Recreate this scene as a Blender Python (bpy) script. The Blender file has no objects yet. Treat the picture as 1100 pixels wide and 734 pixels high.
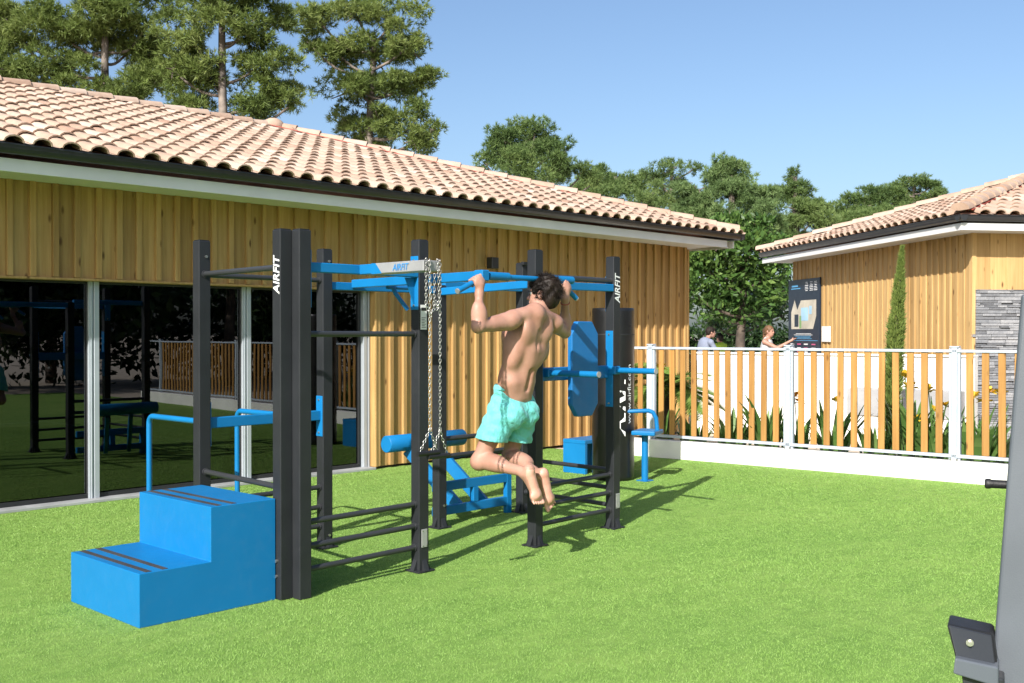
import bpy, bmesh, math, random
import numpy as np
from mathutils import Vector, Matrix

random.seed(7)
RNG = np.random.default_rng(11)
scene = bpy.context.scene
COL = scene.collection
R = math.radians
PI = math.pi

# ------------------------------------------------------------------ camera model
F_PX, PITCH, YAW, CAM_H, PW, PH = 1144.6, -0.00783, 0.7627, 1.65, 1100.0, 734.0
FWD = np.array([math.cos(YAW), math.sin(YAW), 0.0])
RGT = np.array([math.sin(YAW), -math.cos(YAW), 0.0])


def at_depth(px, py, d):
    """world point seen at photo pixel (px, py) at forward distance d"""
    lat = (px - PW / 2) / F_PX * d
    up = -(py - PH / 2) / F_PX * d + math.tan(PITCH) * d
    p = FWD * d + RGT * lat
    return Vector((p[0], p[1], CAM_H + up))


def depth_of(x, y):
    return x * FWD[0] + y * FWD[1]


cam_d = bpy.data.cameras.new('camera')
cam_d.sensor_width = 36.0
cam_d.lens = F_PX / PW * 36.0
cam_d.clip_start = 0.05
cam_d.clip_end = 2000
cam = bpy.data.objects.new('camera', cam_d)
COL.objects.link(cam)
fw3 = Vector((FWD[0] * math.cos(PITCH), FWD[1] * math.cos(PITCH), math.sin(PITCH)))
cam.location = (0, 0, CAM_H)
cam.rotation_euler = fw3.to_track_quat('-Z', 'Y').to_euler()
scene.camera = cam

# ------------------------------------------------------------------ light
SUN_AZ, SUN_EL = 20.0, 33.0     # shadows fall towards (cos az, sin az)
world = bpy.data.worlds.new('World')
scene.world = world
world.use_nodes = True
wn = world.node_tree
bg = wn.nodes['Background']
sky = wn.nodes.new('ShaderNodeTexSky')
sky.sky_type = 'NISHITA'
sky.sun_disc = False
sky.sun_elevation = R(SUN_EL)
sky.sun_rotation = R(90 - (SUN_AZ + 180)) % (2 * PI)
sky.air_density = 1.0
sky.dust_density = 2.2
sky.ozone_density = 3.6
sky.altitude = 0
wn.links.new(sky.outputs[0], bg.inputs[0])
bg.inputs[1].default_value = 0.112
sl = bpy.data.lights.new('sun', 'SUN')
sl.energy = 5.0
sl.angle = R(0.53)
sl.color = (1.0, 0.955, 0.895)
sun = bpy.data.objects.new('sun', sl)
COL.objects.link(sun)
sd = Vector((math.cos(R(SUN_AZ)) * math.cos(R(SUN_EL)), math.sin(R(SUN_AZ)) * math.cos(R(SUN_EL)), -math.sin(R(SUN_EL))))
sun.rotation_euler = sd.to_track_quat('-Z', 'Y').to_euler()
vs = scene.view_settings
vs.view_transform = 'Standard'
vs.look = 'None'
vs.exposure = 0.64
vs.gamma = 1.0
scene.cycles.use_denoising = True
scene.cycles.max_bounces = 8
scene.cycles.transparent_max_bounces = 12
scene.cycles.caustics_reflective = False
scene.cycles.caustics_refractive = False


# ------------------------------------------------------------------ materials
def s2l(c):
    return tuple((v / 255 / 12.92) if v / 255 <= 0.04045 else ((v / 255 + 0.055) / 1.055) ** 2.4 for v in c)


class NT:
    def __init__(self, name):
        self.m = bpy.data.materials.new(name)
        self.m.use_nodes = True
        self.t = self.m.node_tree
        self.bsdf = self.t.nodes['Principled BSDF']
        self.out = self.t.nodes['Material Output']

    def n(self, typ, **kw):
        nd = self.t.nodes.new(typ)
        for k, v in kw.items():
            if k.startswith('i_'):
                key = k[2:]
                nd.inputs[int(key) if key.isdigit() else key.replace('_', ' ')].default_value = v
            else:
                setattr(nd, k, v)
        return nd

    def l(self, a, b):
        self.t.links.new(a, b)

    def coords(self, scale=(1, 1, 1), kind='Object'):
        tc = self.n('ShaderNodeTexCoord')
        mp = self.n('ShaderNodeMapping')
        mp.inputs['Scale'].default_value = scale
        self.l(tc.outputs[kind], mp.inputs[0])
        return mp.outputs[0]

    def noise(self, vec, scale, detail=4, rough=0.55):
        nd = self.n('ShaderNodeTexNoise')
        nd.inputs['Scale'].default_value = scale
        nd.inputs['Detail'].default_value = detail
        nd.inputs['Roughness'].default_value = rough
        if vec is not None:
            self.l(vec, nd.inputs['Vector'])
        return nd.outputs['Fac']

    def ramp(self, fac, stops):
        r = self.n('ShaderNodeValToRGB')
        e = r.color_ramp.elements
        while len(e) < len(stops):
            e.new(0.5)
        for el, (p, c) in zip(e, stops):
            el.position = p
            el.color = (*c, 1) if len(c) == 3 else c
        self.l(fac, r.inputs[0])
        return r.outputs[0]

    def mix(self, a, b, fac, mode='MIX'):
        m = self.n('ShaderNodeMix', data_type='RGBA', blend_type=mode)
        for sock, v in ((m.inputs[6], a), (m.inputs[7], b), (m.inputs[0], fac)):
            if hasattr(v, 'is_output'):
                self.l(v, sock)
            elif isinstance(v, (int, float)):
                sock.default_value = v
            else:
                sock.default_value = (*v, 1)
        return m.outputs[2]

    def mul(self, a, b):
        m = self.n('ShaderNodeMath', operation='MULTIPLY')
        for sock, v in ((m.inputs[0], a), (m.inputs[1], b)):
            if hasattr(v, 'is_output'):
                self.l(v, sock)
            else:
                sock.default_value = v
        return m.outputs[0]

    def bump(self, h, strength=0.3, dist=0.01):
        b = self.n('ShaderNodeBump')
        b.inputs['Strength'].default_value = strength
        b.inputs['Distance'].default_value = dist
        self.l(h, b.inputs['Height'])
        self.l(b.outputs[0], self.bsdf.inputs['Normal'])

    def attr(self, name):
        a = self.n('ShaderNodeAttribute')
        a.attribute_name = name
        return a.outputs['Fac']


def paint(name, col, rough=0.45, metal=0.0, var=0.06, bump=0.05, bscale=180, coat=0.0, spec=0.5):
    k = NT(name)
    v = k.coords()
    nz = k.noise(v, 3.0, 5)
    dark = tuple(c * (1 - var * 2) for c in col)
    light = tuple(min(1, c * (1 + var)) for c in col)
    k.l(k.ramp(nz, [(0.3, dark), (0.7, light)]), k.bsdf.inputs['Base Color'])
    k.bsdf.inputs['Metallic'].default_value = metal
    k.bsdf.inputs['Specular IOR Level'].default_value = spec
    r2 = k.noise(v, 9.0, 4)
    k.l(k.ramp(r2, [(0.25, (rough * 0.8,) * 3), (0.75, (min(1, rough * 1.2),) * 3)]), k.bsdf.inputs['Roughness'])
    if coat:
        k.bsdf.inputs['Coat Weight'].default_value = coat
    if bump:
        k.bump(k.noise(v, bscale, 2), bump, 0.003)
    return k.m


def wood(name, c1, c2, knot=(0.10, 0.045, 0.015), rough=0.65, grain=1.0):
    k = NT(name)
    geo = k.attr('rnd')
    v = k.coords((26 * grain, 26 * grain, 1.3 * grain))
    addv = k.n('ShaderNodeVectorMath', operation='ADD')
    comb = k.n('ShaderNodeCombineXYZ')
    k.l(k.mul(geo, 37.0), comb.inputs[0])
    k.l(k.mul(geo, 91.0), comb.inputs[2])
    k.l(v, addv.inputs[0])
    k.l(comb.outputs[0], addv.inputs[1])
    g = k.noise(addv.outputs[0], 1.0, 6, 0.6)
    base = k.ramp(g, [(0.28, c1), (0.72, c2)])
    tint = k.ramp(geo, [(0.0, (0.74, 0.70, 0.64)), (0.5, (1, 1, 1)), (1.0, (1.12, 1.09, 1.02))])
    base = k.mix(base, tint, 0.85, 'MULTIPLY')
    blot = k.noise(k.coords((1.2, 1.2, 0.6)), 1.6, 4)
    base = k.mix(base, k.ramp(blot, [(0.3, (0.80, 0.78, 0.74)), (0.65, (1, 1, 1))]), 0.7, 'MULTIPLY')
    # knots, a few per board
    vv = k.coords((7.0, 7.0, 2.6))
    a2 = k.n('ShaderNodeVectorMath', operation='ADD')
    k.l(vv, a2.inputs[0])
    k.l(comb.outputs[0], a2.inputs[1])
    vo = k.n('ShaderNodeTexVoronoi')
    vo.inputs['Scale'].default_value = 1.0
    k.l(a2.outputs[0], vo.inputs['Vector'])
    kn = k.ramp(vo.outputs['Distance'], [(0.0, (1, 1, 1)), (0.07, (0.8, 0.8, 0.8)), (0.15, (0, 0, 0))])
    base = k.mix(base, knot, kn)
    k.l(base, k.bsdf.inputs['Base Color'])
    k.bsdf.inputs['Roughness'].default_value = rough
    k.bsdf.inputs['Specular IOR Level'].default_value = 0.25
    k.bump(g, 0.25, 0.004)
    return k.m


M = {}
M['post'] = paint('charcoal_powder_coat', (0.021, 0.023, 0.026), 0.48, 0, 0.10, 0.06, 260, 0.0, 0.35)
M['rung'] = paint('dark_grey_tube', (0.034, 0.036, 0.039), 0.38, 0, 0.10, 0.06, 260)
M['blue'] = paint('sky_blue_powder_coat', (0.006, 0.160, 0.39), 0.42, 0, 0.05, 0.05, 240, 0.0, 0.32)
M['blue_pad'] = paint('blue_rubber_pad', (0.006, 0.14, 0.38), 0.5, 0, 0.05, 0.05, 240)
M['galv'] = paint('brushed_grey_sleeve', (0.40, 0.40, 0.40), 0.42, 0.35, 0.12, 0.12, 120)
M['steel'] = paint('bright_steel', (0.55, 0.54, 0.50), 0.3, 0.9, 0.2, 0.1, 90)
M['white_ink'] = paint('white_lettering', (0.78, 0.78, 0.77), 0.5, 0, 0.03, 0)
M['blue_ink'] = paint('blue_lettering', (0.03, 0.23, 0.55), 0.5, 0, 0.03, 0)
M['grip'] = paint('black_grip_tape', (0.045, 0.042, 0.042), 0.9, 0, 0.25, 0.5, 500)
M['rubber'] = paint('black_rubber', (0.012, 0.012, 0.013), 0.55, 0, 0.1, 0.25, 220)
M['bag'] = paint('black_vinyl', (0.010, 0.010, 0.011), 0.33, 0, 0.1, 0.12, 14)
M['machine'] = paint('slate_grey_metal_paint', (0.094, 0.106, 0.124), 0.42, 0.0, 0.10, 0.07, 420)
M['machine_dark'] = paint('dark_slate_metal', (0.035, 0.038, 0.042), 0.4, 0.2, 0.06, 0.06, 420)
M['gutter'] = paint('charcoal_gutter', (0.030, 0.031, 0.033), 0.35, 0, 0.08, 0.04)
M['fascia'] = paint('white_fascia', (0.74, 0.74, 0.72), 0.5, 0, 0.03, 0.02, 40)
M['soffit'] = paint('white_soffit', (0.66, 0.66, 0.63), 0.6, 0, 0.04, 0.05, 30)
M['alu'] = paint('pale_aluminium', (0.42, 0.46, 0.50), 0.4, 0.25, 0.05, 0.03)
M['alu_white'] = paint('light_grey_aluminium', (0.46, 0.51, 0.58), 0.4, 0.15, 0.05, 0.03)
M['dark_frame'] = paint('dark_window_frame', (0.02, 0.021, 0.023), 0.4, 0, 0.05, 0.02)
M['sill'] = paint('grey_sill', (0.36, 0.37, 0.37), 0.6, 0, 0.12, 0.1, 60)
M['white_wall'] = paint('white_render', (0.80, 0.785, 0.74), 0.85, 0, 0.05, 0.35, 130)
M['cream_wall'] = paint('cream_render', (0.78, 0.73, 0.62), 0.85, 0, 0.05, 0.3, 130)
M['grey_conc'] = paint('grey_concrete', (0.34, 0.34, 0.34), 0.85, 0, 0.1, 0.3, 80)
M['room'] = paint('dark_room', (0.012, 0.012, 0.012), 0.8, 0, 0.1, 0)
M['panel'] = paint('navy_board', (0.010, 0.020, 0.038), 0.35, 0, 0.04, 0)
M['map_land'] = paint('map_beige', (0.55, 0.50, 0.40), 0.4, 0, 0.15, 0)
M['map_water'] = paint('map_pale_blue', (0.36, 0.58, 0.74), 0.4, 0, 0.08, 0)
M['map_green'] = paint('map_green', (0.22, 0.38, 0.14), 0.4, 0, 0.1, 0)
M['map_cyan'] = paint('board_light_blue', (0.10, 0.36, 0.62), 0.4, 0, 0.05, 0)
M['map_pink'] = paint('board_pink', (0.55, 0.10, 0.22), 0.4, 0, 0.05, 0)
M['cladding'] = wood('larch_cladding', (0.37, 0.215, 0.078), (0.54, 0.350, 0.145))
M['cladding2'] = wood('light_larch_cladding', (0.47, 0.295, 0.120), (0.62, 0.42, 0.190))
M['slat'] = wood('fence_slat_wood', (0.31, 0.155, 0.045), (0.48, 0.265, 0.085))
M['hair'] = paint('dark_brown_hair', (0.022, 0.013, 0.008), 0.62, 0, 0.5, 1.0, 110, 0.0, 0.3)
M['hair2'] = paint('fair_brown_hair', (0.20, 0.10, 0.045), 0.5, 0, 0.3, 0.5, 60)
M['eye_white'] = paint('eye_white', (0.7, 0.68, 0.65), 0.3, 0, 0, 0)
M['iris'] = paint('brown_iris', (0.03, 0.015, 0.008), 0.3, 0, 0, 0)
M['glasses'] = paint('black_spectacle_frame', (0.012, 0.010, 0.010), 0.3, 0, 0, 0)
M['red'] = paint('red_flashing', (0.34, 0.055, 0.035), 0.6, 0, 0.1, 0.1)
M['petal'] = paint('yellow_petal', (0.85, 0.55, 0.04), 0.55, 0, 0.12, 0.1)
M['petal_orange'] = paint('orange_petal', (0.80, 0.36, 0.03), 0.55, 0, 0.12, 0.1)
M['bark'] = paint('pine_bark', (0.20, 0.165, 0.135), 0.9, 0, 0.4, 1.0, 9)
M['bark_dark'] = paint('dark_bark', (0.10, 0.075, 0.055), 0.9, 0, 0.4, 1.0, 9)
M['towel'] = paint('teal_cloth', (0.02, 0.10, 0.14), 0.8, 0, 0.1, 0.3)
M['tshirt'] = paint('grey_blue_tshirt', (0.22, 0.25, 0.33), 0.85, 0, 0.1, 0.5, 25)
M['trousers'] = paint('dark_trousers', (0.03, 0.03, 0.04), 0.85, 0, 0.1, 0.4, 25)
M['dress'] = paint('white_floral_top', (0.62, 0.62, 0.62), 0.85, 0, 0.25, 0.4, 25)
M['hivis'] = paint('lime_shirt', (0.42, 0.62, 0.06), 0.8, 0, 0.1, 0.3, 25)

# the step box: same blue, with shoe scuffs and dust
k = NT('scuffed_sky_blue_coat')
v = k.coords()
c = k.ramp(k.noise(v, 3.0, 5), [(0.3, (0.0056, 0.152, 0.370)), (0.7, (0.0062, 0.164, 0.400))])
sc_ = k.noise(k.coords((3, 3, 26)), 2.2, 6, 0.75)
c = k.mix(c, (0.16, 0.24, 0.30), k.mul(k.ramp(sc_, [(0.60, (0, 0, 0)), (0.72, (1, 1, 1))]), 0.10))
du = k.noise(v, 11.0, 8, 0.8)
c = k.mix(c, (0.22, 0.26, 0.27), k.mul(k.ramp(du, [(0.50, (0, 0, 0)), (0.80, (1, 1, 1))]), 0.06))
k.l(c, k.bsdf.inputs['Base Color'])
k.l(k.ramp(du, [(0.3, (0.34,) * 3), (0.7, (0.55,) * 3)]), k.bsdf.inputs['Roughness'])
k.bsdf.inputs['Specular IOR Level'].default_value = 0.32
k.bump(k.noise(v, 240, 2), 0.05, 0.003)
M['blue_box'] = k.m

# skin
k = NT('tanned_skin')
v = k.coords()
nz = k.noise(v, 7.0, 5)
k.l(k.ramp(nz, [(0.3, (0.335, 0.170, 0.118)), (0.7, (0.450, 0.250, 0.185))]), k.bsdf.inputs['Base Color'])
k.bsdf.inputs['Roughness'].default_value = 0.5
k.bsdf.inputs['Specular IOR Level'].default_value = 0.35
k.bsdf.inputs['Subsurface Weight'].default_value = 0.06
k.bsdf.inputs['Subsurface Radius'].default_value = (0.02, 0.008, 0.004)
k.bsdf.inputs['Subsurface Scale'].default_value = 0.5
k.bump(k.noise(v, 90, 3), 0.12, 0.003)
M['skin'] = k.m
k = NT('pale_sole_skin')
v = k.coords()
k.l(k.ramp(k.noise(v, 14.0, 5), [(0.3, (0.56, 0.27, 0.19)), (0.7, (0.68, 0.38, 0.29))]), k.bsdf.inputs['Base Color'])
k.bsdf.inputs['Roughness'].default_value = 0.5
M['skin_pale'] = k.m

# swim shorts
k = NT('turquoise_swim_shorts')
v = k.coords()
k.l(k.ramp(k.noise(v, 5, 4), [(0.3, (0.115, 0.49, 0.465)), (0.7, (0.155, 0.58, 0.55))]), k.bsdf.inputs['Base Color'])
k.bsdf.inputs['Roughness'].default_value = 0.7
k.bsdf.inputs['Sheen Weight'].default_value = 0.2
wv = k.coords((9, 9, 5))
k.bump(k.noise(wv, 2.2, 5, 0.5), 0.8, 0.03)
M['shorts'] = k.m

# artificial turf
k = NT('artificial_turf')
v = k.coords()
big = k.noise(v, 0.55, 4)
mid = k.noise(v, 9.0, 5, 0.7)
fine = k.noise(v, 210.0, 3, 0.7)
c = k.ramp(fine, [(0.25, (0.195, 0.325, 0.074)), (0.55, (0.265, 0.425, 0.106)), (0.8, (0.33, 0.485, 0.152))])
c = k.mix(c, k.ramp(mid, [(0.3, (0.74, 0.77, 0.70)), (0.7, (1.10, 1.08, 1.05))]), 0.9, 'MULTIPLY')
c = k.mix(c, k.ramp(big, [(0.35, (0.86, 0.92, 0.82)), (0.65, (1.07, 1.03, 1.02))]), 1.0, 'MULTIPLY')
patch = k.noise(k.coords((1.0, 2.6, 1.0)), 2.3, 5, 0.65)
c = k.mix(c, k.ramp(patch, [(0.36, (0.80, 0.87, 0.76)), (0.62, (1.06, 1.04, 1.02))]), 0.9, 'MULTIPLY')
k.l(c, k.bsdf.inputs['Base Color'])
k.bsdf.inputs['Roughness'].default_value = 0.8
k.bsdf.inputs['Specular IOR Level'].default_value = 0.2
k.bump(fine, 0.7, 0.02)
M['turf'] = k.m


def leafmat(name, c0, c1, c2, trans=0.25, rough=0.55):
    k = NT(name)
    a = k.attr('rnd')
    c = k.ramp(a, [(0.0, c0), (0.5, c1), (1.0, c2)])
    k.l(c, k.bsdf.inputs['Base Color'])
    k.bsdf.inputs['Roughness'].default_value = rough
    k.bsdf.inputs['Specular IOR Level'].default_value = 0.3
    tr = k.n('ShaderNodeBsdfTranslucent')
    k.l(c, tr.inputs[0])
    mx = k.n('ShaderNodeMixShader')
    mx.inputs[0].default_value = trans
    k.l(k.bsdf.outputs[0], mx.inputs[1])
    k.l(tr.outputs[0], mx.inputs[2])
    k.l(mx.outputs[0], k.out.inputs[0])
    return k.m


M['blade'] = leafmat('turf_blade_green', (0.185, 0.325, 0.066), (0.275, 0.450, 0.104), (0.40, 0.56, 0.19), 0.35, 0.6)
M['pine'] = leafmat('pine_needles', (0.085, 0.130, 0.032), (0.170, 0.230, 0.056), (0.29, 0.345, 0.11), 0.35)
M['pine_far'] = leafmat('far_pine_needles', (0.075, 0.130, 0.042), (0.145, 0.220, 0.066), (0.24, 0.32, 0.105), 0.38)
M['pine_light'] = leafmat('light_pine_needles', (0.09, 0.15, 0.052), (0.165, 0.25, 0.088), (0.26, 0.35, 0.13), 0.35)
M['broad'] = leafmat('broad_leaves', (0.030, 0.072, 0.018), (0.075, 0.150, 0.034), (0.18, 0.28, 0.065), 0.32, 0.4)
M['hedge'] = leafmat('hedge_leaves', (0.012, 0.03, 0.010), (0.03, 0.06, 0.018), (0.06, 0.11, 0.03), 0.2, 0.4)
M['cypress'] = leafmat('cypress_sprays', (0.11, 0.16, 0.04), (0.20, 0.27, 0.065), (0.32, 0.38, 0.10), 0.35)
M['palm'] = leafmat('palm_fronds', (0.10, 0.19, 0.035), (0.19, 0.31, 0.06), (0.33, 0.43, 0.11), 0.35, 0.4)
M['strap'] = leafmat('strap_leaves', (0.06, 0.13, 0.03), (0.11, 0.21, 0.05), (0.20, 0.31, 0.09), 0.25, 0.4)

# terracotta tiles
k = NT('terracotta_tiles')
a = k.attr('rnd')
v = k.coords()
c = k.ramp(a, [(0.0, (0.36, 0.230, 0.160)), (0.35, (0.43, 0.305, 0.222)), (0.7, (0.475, 0.352, 0.265)), (1.0, (0.53, 0.42, 0.335))])
c = k.mix(c, k.ramp(k.noise(v, 5.0, 6, 0.7), [(0.3, (0.72, 0.68, 0.66)), (0.6, (1.0, 1.0, 1.0)), (0.8, (1.06, 1.06, 1.06))]), 0.8, 'MULTIPLY')
k.l(c, k.bsdf.inputs['Base Color'])
k.bsdf.inputs['Roughness'].default_value = 0.85
k.bump(k.noise(v, 60, 4), 0.3, 0.006)
M['tile'] = k.m
M['tile_under'] = paint('terracotta_underlay', (0.36, 0.18, 0.115), 0.9, 0, 0.2, 0.3, 40)

# ledger stone
k = NT('grey_ledger_stone')
a = k.attr('rnd')
v = k.coords()
c = k.ramp(a, [(0.0, (0.15, 0.155, 0.165)), (0.5, (0.24, 0.25, 0.265)), (1.0, (0.36, 0.365, 0.375))])
c = k.mix(c, k.ramp(k.noise(v, 14, 6, 0.7), [(0.3, (0.6, 0.6, 0.62)), (0.7, (1.1, 1.08, 1.05))]), 0.8, 'MULTIPLY')
k.l(c, k.bsdf.inputs['Base Color'])
k.bsdf.inputs['Roughness'].default_value = 0.8
k.bump(k.noise(v, 45, 5), 0.6, 0.015)
M['stone'] = k.m

# sandy ground
k = NT('sandy_ground')
v = k.coords()
c = k.ramp(k.noise(v, 2.0, 8, 0.7), [(0.3, (0.42, 0.34, 0.25)), (0.7, (0.58, 0.50, 0.40))])
k.l(c, k.bsdf.inputs['Base Color'])
k.bsdf.inputs['Roughness'].default_value = 0.9
k.bump(k.noise(v, 30, 5), 0.4, 0.02)
M['sand'] = k.m

# tinted window glass: sharp mirror by Fresnel over a dark see-through tint
k = NT('tinted_window_glass')
k.t.nodes.remove(k.bsdf)
gl = k.n('ShaderNodeBsdfGlossy')
gl.inputs['Roughness'].default_value = 0.0
gl.inputs['Color'].default_value = (0.92, 0.95, 1.0, 1)
tp = k.n('ShaderNodeBsdfTransparent')
tp.inputs['Color'].default_value = (0.16, 0.18, 0.19, 1)
fr = k.n('ShaderNodeFresnel')
fr.inputs['IOR'].default_value = 1.9
nb = k.n('ShaderNodeBump')
nb.inputs['Strength'].default_value = 0.02
nb.inputs['Distance'].default_value = 0.02
k.l(k.noise(k.coords(), 1.2, 2), nb.inputs['Height'])
k.l(nb.outputs[0], gl.inputs['Normal'])
mx = k.n('ShaderNodeMixShader')
k.l(fr.outputs[0], mx.inputs[0])
k.l(tp.outputs[0], mx.inputs[1])
k.l(gl.outputs[0], mx.inputs[2])
k.l(mx.outputs[0], k.out.inputs[0])
M['glass'] = k.m


# ------------------------------------------------------------------ object helpers
def link(name, me, mat=None, parent=None, mats=None):
    o = bpy.data.objects.new(name, me)
    COL.objects.link(o)
    for m in (mats or ([mat] if mat else [])):
        me.materials.append(m)
    if parent is not None:
        o.parent = parent
        o.matrix_parent_inverse = Matrix.Translation(-Vector(parent.location)) if parent.rotation_euler[2] == 0 else parent.matrix_basis.inverted()
    return o


def tag(o, label, cat, group=None, kind=None):
    if label:
        o['label'] = label
    if cat:
        o['category'] = cat
    if group:
        o['group'] = group
    if kind:
        o['kind'] = kind
    return o


def thing(name, label, cat, loc=(0, 0, 0), group=None):
    o = bpy.data.objects.new(name, None)
    o.empty_display_size = 0.1
    COL.objects.link(o)
    o.location = loc
    return tag(o, label, cat, group)


class MB:
    """collects shapes into one mesh"""

    def __init__(self):
        self.v, self.f, self.a, self.s = [], [], [], []

    def add(self, verts, faces, rnd=0.5, smooth=False):
        b = len(self.v)
        self.v.extend([tuple(p) for p in verts])
        for f in faces:
            self.f.append([b + i for i in f])
            self.a.append(rnd)
            self.s.append(smooth)
        return self

    def bm(self, bm, mat=None, rnd=0.5, smooth=False):
        bm.verts.ensure_lookup_table()
        vs = [(mat @ p.co) if mat is not None else p.co for p in bm.verts]
        idx = {p: i for i, p in enumerate(bm.verts)}
        self.add(vs, [[idx[q] for q in f.verts] for f in bm.faces], rnd, smooth)
        bm.free()
        return self

    def box(self, c, s, rot=None, bev=0.0, rnd=0.5, seg=1):
        bm = bmesh.new()
        bmesh.ops.create_cube(bm, size=1)
        for p in bm.verts:
            p.co = Vector((p.co.x * s[0], p.co.y * s[1], p.co.z * s[2]))
        if bev:
            bmesh.ops.bevel(bm, geom=list(bm.edges), offset=bev, segments=seg, profile=0.5, affect='EDGES')
        m = Matrix.Translation(Vector(c))
        if rot is not None:
            m = m @ rot.to_4x4()
        return self.bm(bm, m, rnd)

    def beam(self, a, b, w, h, bev=0.004, up=(0, 0, 1), rnd=0.5):
        """rectangular bar from a to b, w across, h along 'up'"""
        a, b = Vector(a), Vector(b)
        z = (b - a)
        L = z.length
        z.normalize()
        x = z.cross(Vector(up))
        if x.length < 1e-4:
            x = z.cross(Vector((0, 1, 0)))
        x.normalize()
        y = x.cross(z) * -1
        y = z.cross(x) * -1
        rot = Matrix((x, z, x.cross(z))).transposed()
        return self.box((a + b) / 2, (w, L, h), rot, bev, rnd)

    def tube(self, pts, r, seg=14, caps=True, rnd=0.5):
        pts = [Vector(p) for p in pts]
        rs = r if isinstance(r, (list, tuple)) else [r] * len(pts)
        rings = []
        t0 = (pts[1] - pts[0]).normalized()
        x = t0.cross(Vector((0, 0, 1)))
        if x.length < 1e-3:
            x = t0.cross(Vector((1, 0, 0)))
        x.normalize()
        for i, p in enumerate(pts):
            if i == 0:
                t = pts[1] - pts[0]
            elif i == len(pts) - 1:
                t = pts[-1] - pts[-2]
            else:
                t = (pts[i + 1] - pts[i]).normalized() + (pts[i] - pts[i - 1]).normalized()
            t.normalize()
            x = (x - t * x.dot(t)).normalized()
            y = t.cross(x)
            rings.append([p + (x * math.cos(2 * PI * j / seg) + y * math.sin(2 * PI * j / seg)) * rs[i] for j in range(seg)])
        vs = [q for rg in rings for q in rg]
        fs = []
        for i in range(len(pts) - 1):
            for j in range(seg):
                fs.append((i * seg + j, i * seg + (j + 1) % seg, (i + 1) * seg + (j + 1) % seg, (i + 1) * seg + j))
        self.add(vs, fs, rnd, True)
        if caps:
            n = len(pts) - 1
            self.add(rings[0], [list(range(seg))[::-1]], rnd)
            self.add(rings[n], [list(range(seg))], rnd)
        return self

    def prism(self, poly, z0, z1, rnd=0.5):
        """poly: list of (x, y)"""
        n = len(poly)
        vs = [(x, y, z0) for x, y in poly] + [(x, y, z1) for x, y in poly]
        fs = [list(range(n))[::-1], list(range(n, 2 * n))] + [(i, (i + 1) % n, n + (i + 1) % n, n + i) for i in range(n)]
        return self.add(vs, fs, rnd)

    def extrude(self, poly3, vec, rnd=0.5):
        n = len(poly3)
        p = [Vector(q) for q in poly3]
        vv = Vector(vec)
        fs = [list(range(n))[::-1], list(range(n, 2 * n))] + [(i, (i + 1) % n, n + (i + 1) % n, n + i) for i in range(n)]
        return self.add(p + [q + vv for q in p], fs, rnd)

    def build(self, name, mat, parent=None, fix=True, attr=True, bevel=None):
        me = bpy.data.meshes.new(name)
        me.from_pydata(self.v, [], self.f)
        if fix:
            b = bmesh.new()
            b.from_mesh(me)
            bmesh.ops.recalc_face_normals(b, faces=b.faces)
            b.to_mesh(me)
            b.free()
        if attr:
            at = me.attributes.new('rnd', 'FLOAT', 'FACE')
            at.data.foreach_set('value', self.a)
        me.polygons.foreach_set('use_smooth', self.s)
        me.update()
        return link(name, me, mat, parent)


def np_mesh(name, verts, faces, mat, parent=None, rnd=None, smooth=False):
    """verts (N,3), faces (M,k) numpy"""
    me = bpy.data.meshes.new(name)
    n, m, kk = len(verts), len(faces), faces.shape[1]
    me.vertices.add(n)
    me.vertices.foreach_set('co', np.ascontiguousarray(verts, dtype=np.float32).ravel())
    me.loops.add(m * kk)
    me.loops.foreach_set('vertex_index', np.ascontiguousarray(faces, dtype=np.int32).ravel())
    me.polygons.add(m)
    me.polygons.foreach_set('loop_start', np.arange(0, m * kk, kk, dtype=np.int32))
    if smooth:
        me.polygons.foreach_set('use_smooth', np.ones(m, dtype=bool))
    if rnd is not None:
        at = me.attributes.new('rnd', 'FLOAT', 'FACE')
        at.data.foreach_set('value', np.ascontiguousarray(rnd, dtype=np.float32))
    me.update(calc_edges=True)
    me.validate()
    return link(name, me, mat, parent)


def text_geo(s, width, height, bold=0.0, shear=0.0, outline=False):
    """2D letters (verts as (x, y) scaled to width x height, origin at centre) and faces"""
    cu = bpy.data.curves.new('lettering', 'FONT')
    cu.body = s
    cu.size = 1.0
    cu.shear = shear
    cu.offset = bold
    cu.resolution_u = 3
    cu.fill_mode = 'FRONT'
    ob = bpy.data.objects.new('lettering', cu)
    COL.objects.link(ob)
    bpy.context.view_layer.update()
    dg = bpy.context.evaluated_depsgraph_get()
    me = ob.evaluated_get(dg).to_mesh()
    vs = np.array([v.co[:] for v in me.vertices])
    fs = [list(p.vertices) for p in me.polygons]
    ob.evaluated_get(dg).to_mesh_clear()
    bpy.data.objects.remove(ob)
    bpy.data.curves.remove(cu)
    lo, hi = vs.min(0), vs.max(0)
    x = ((vs[:, 0] - lo[0]) / (hi[0] - lo[0]) - 0.5) * width
    y = ((vs[:, 1] - lo[1]) / (hi[1] - lo[1]) - 0.5) * height
    return np.stack([x, y], 1), fs


def letters(name, s, centre, ux, uy, width, height, mat, parent, bold=0.0, shear=0.0, wrap=None):
    vs, fs = text_geo(s, width, height, bold, shear)
    c, ux, uy = Vector(centre), Vector(ux).normalized(), Vector(uy).normalized()
    if wrap is None:
        pts = [c + ux * a + uy * b for a, b in vs]
    else:
        pts = [wrap(a, b) for a, b in vs]
    mb = MB()
    nrm = ux.cross(uy)
    mb.add(pts, fs)
    o = mb.build(name, mat, parent, fix=False)
    return o


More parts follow.
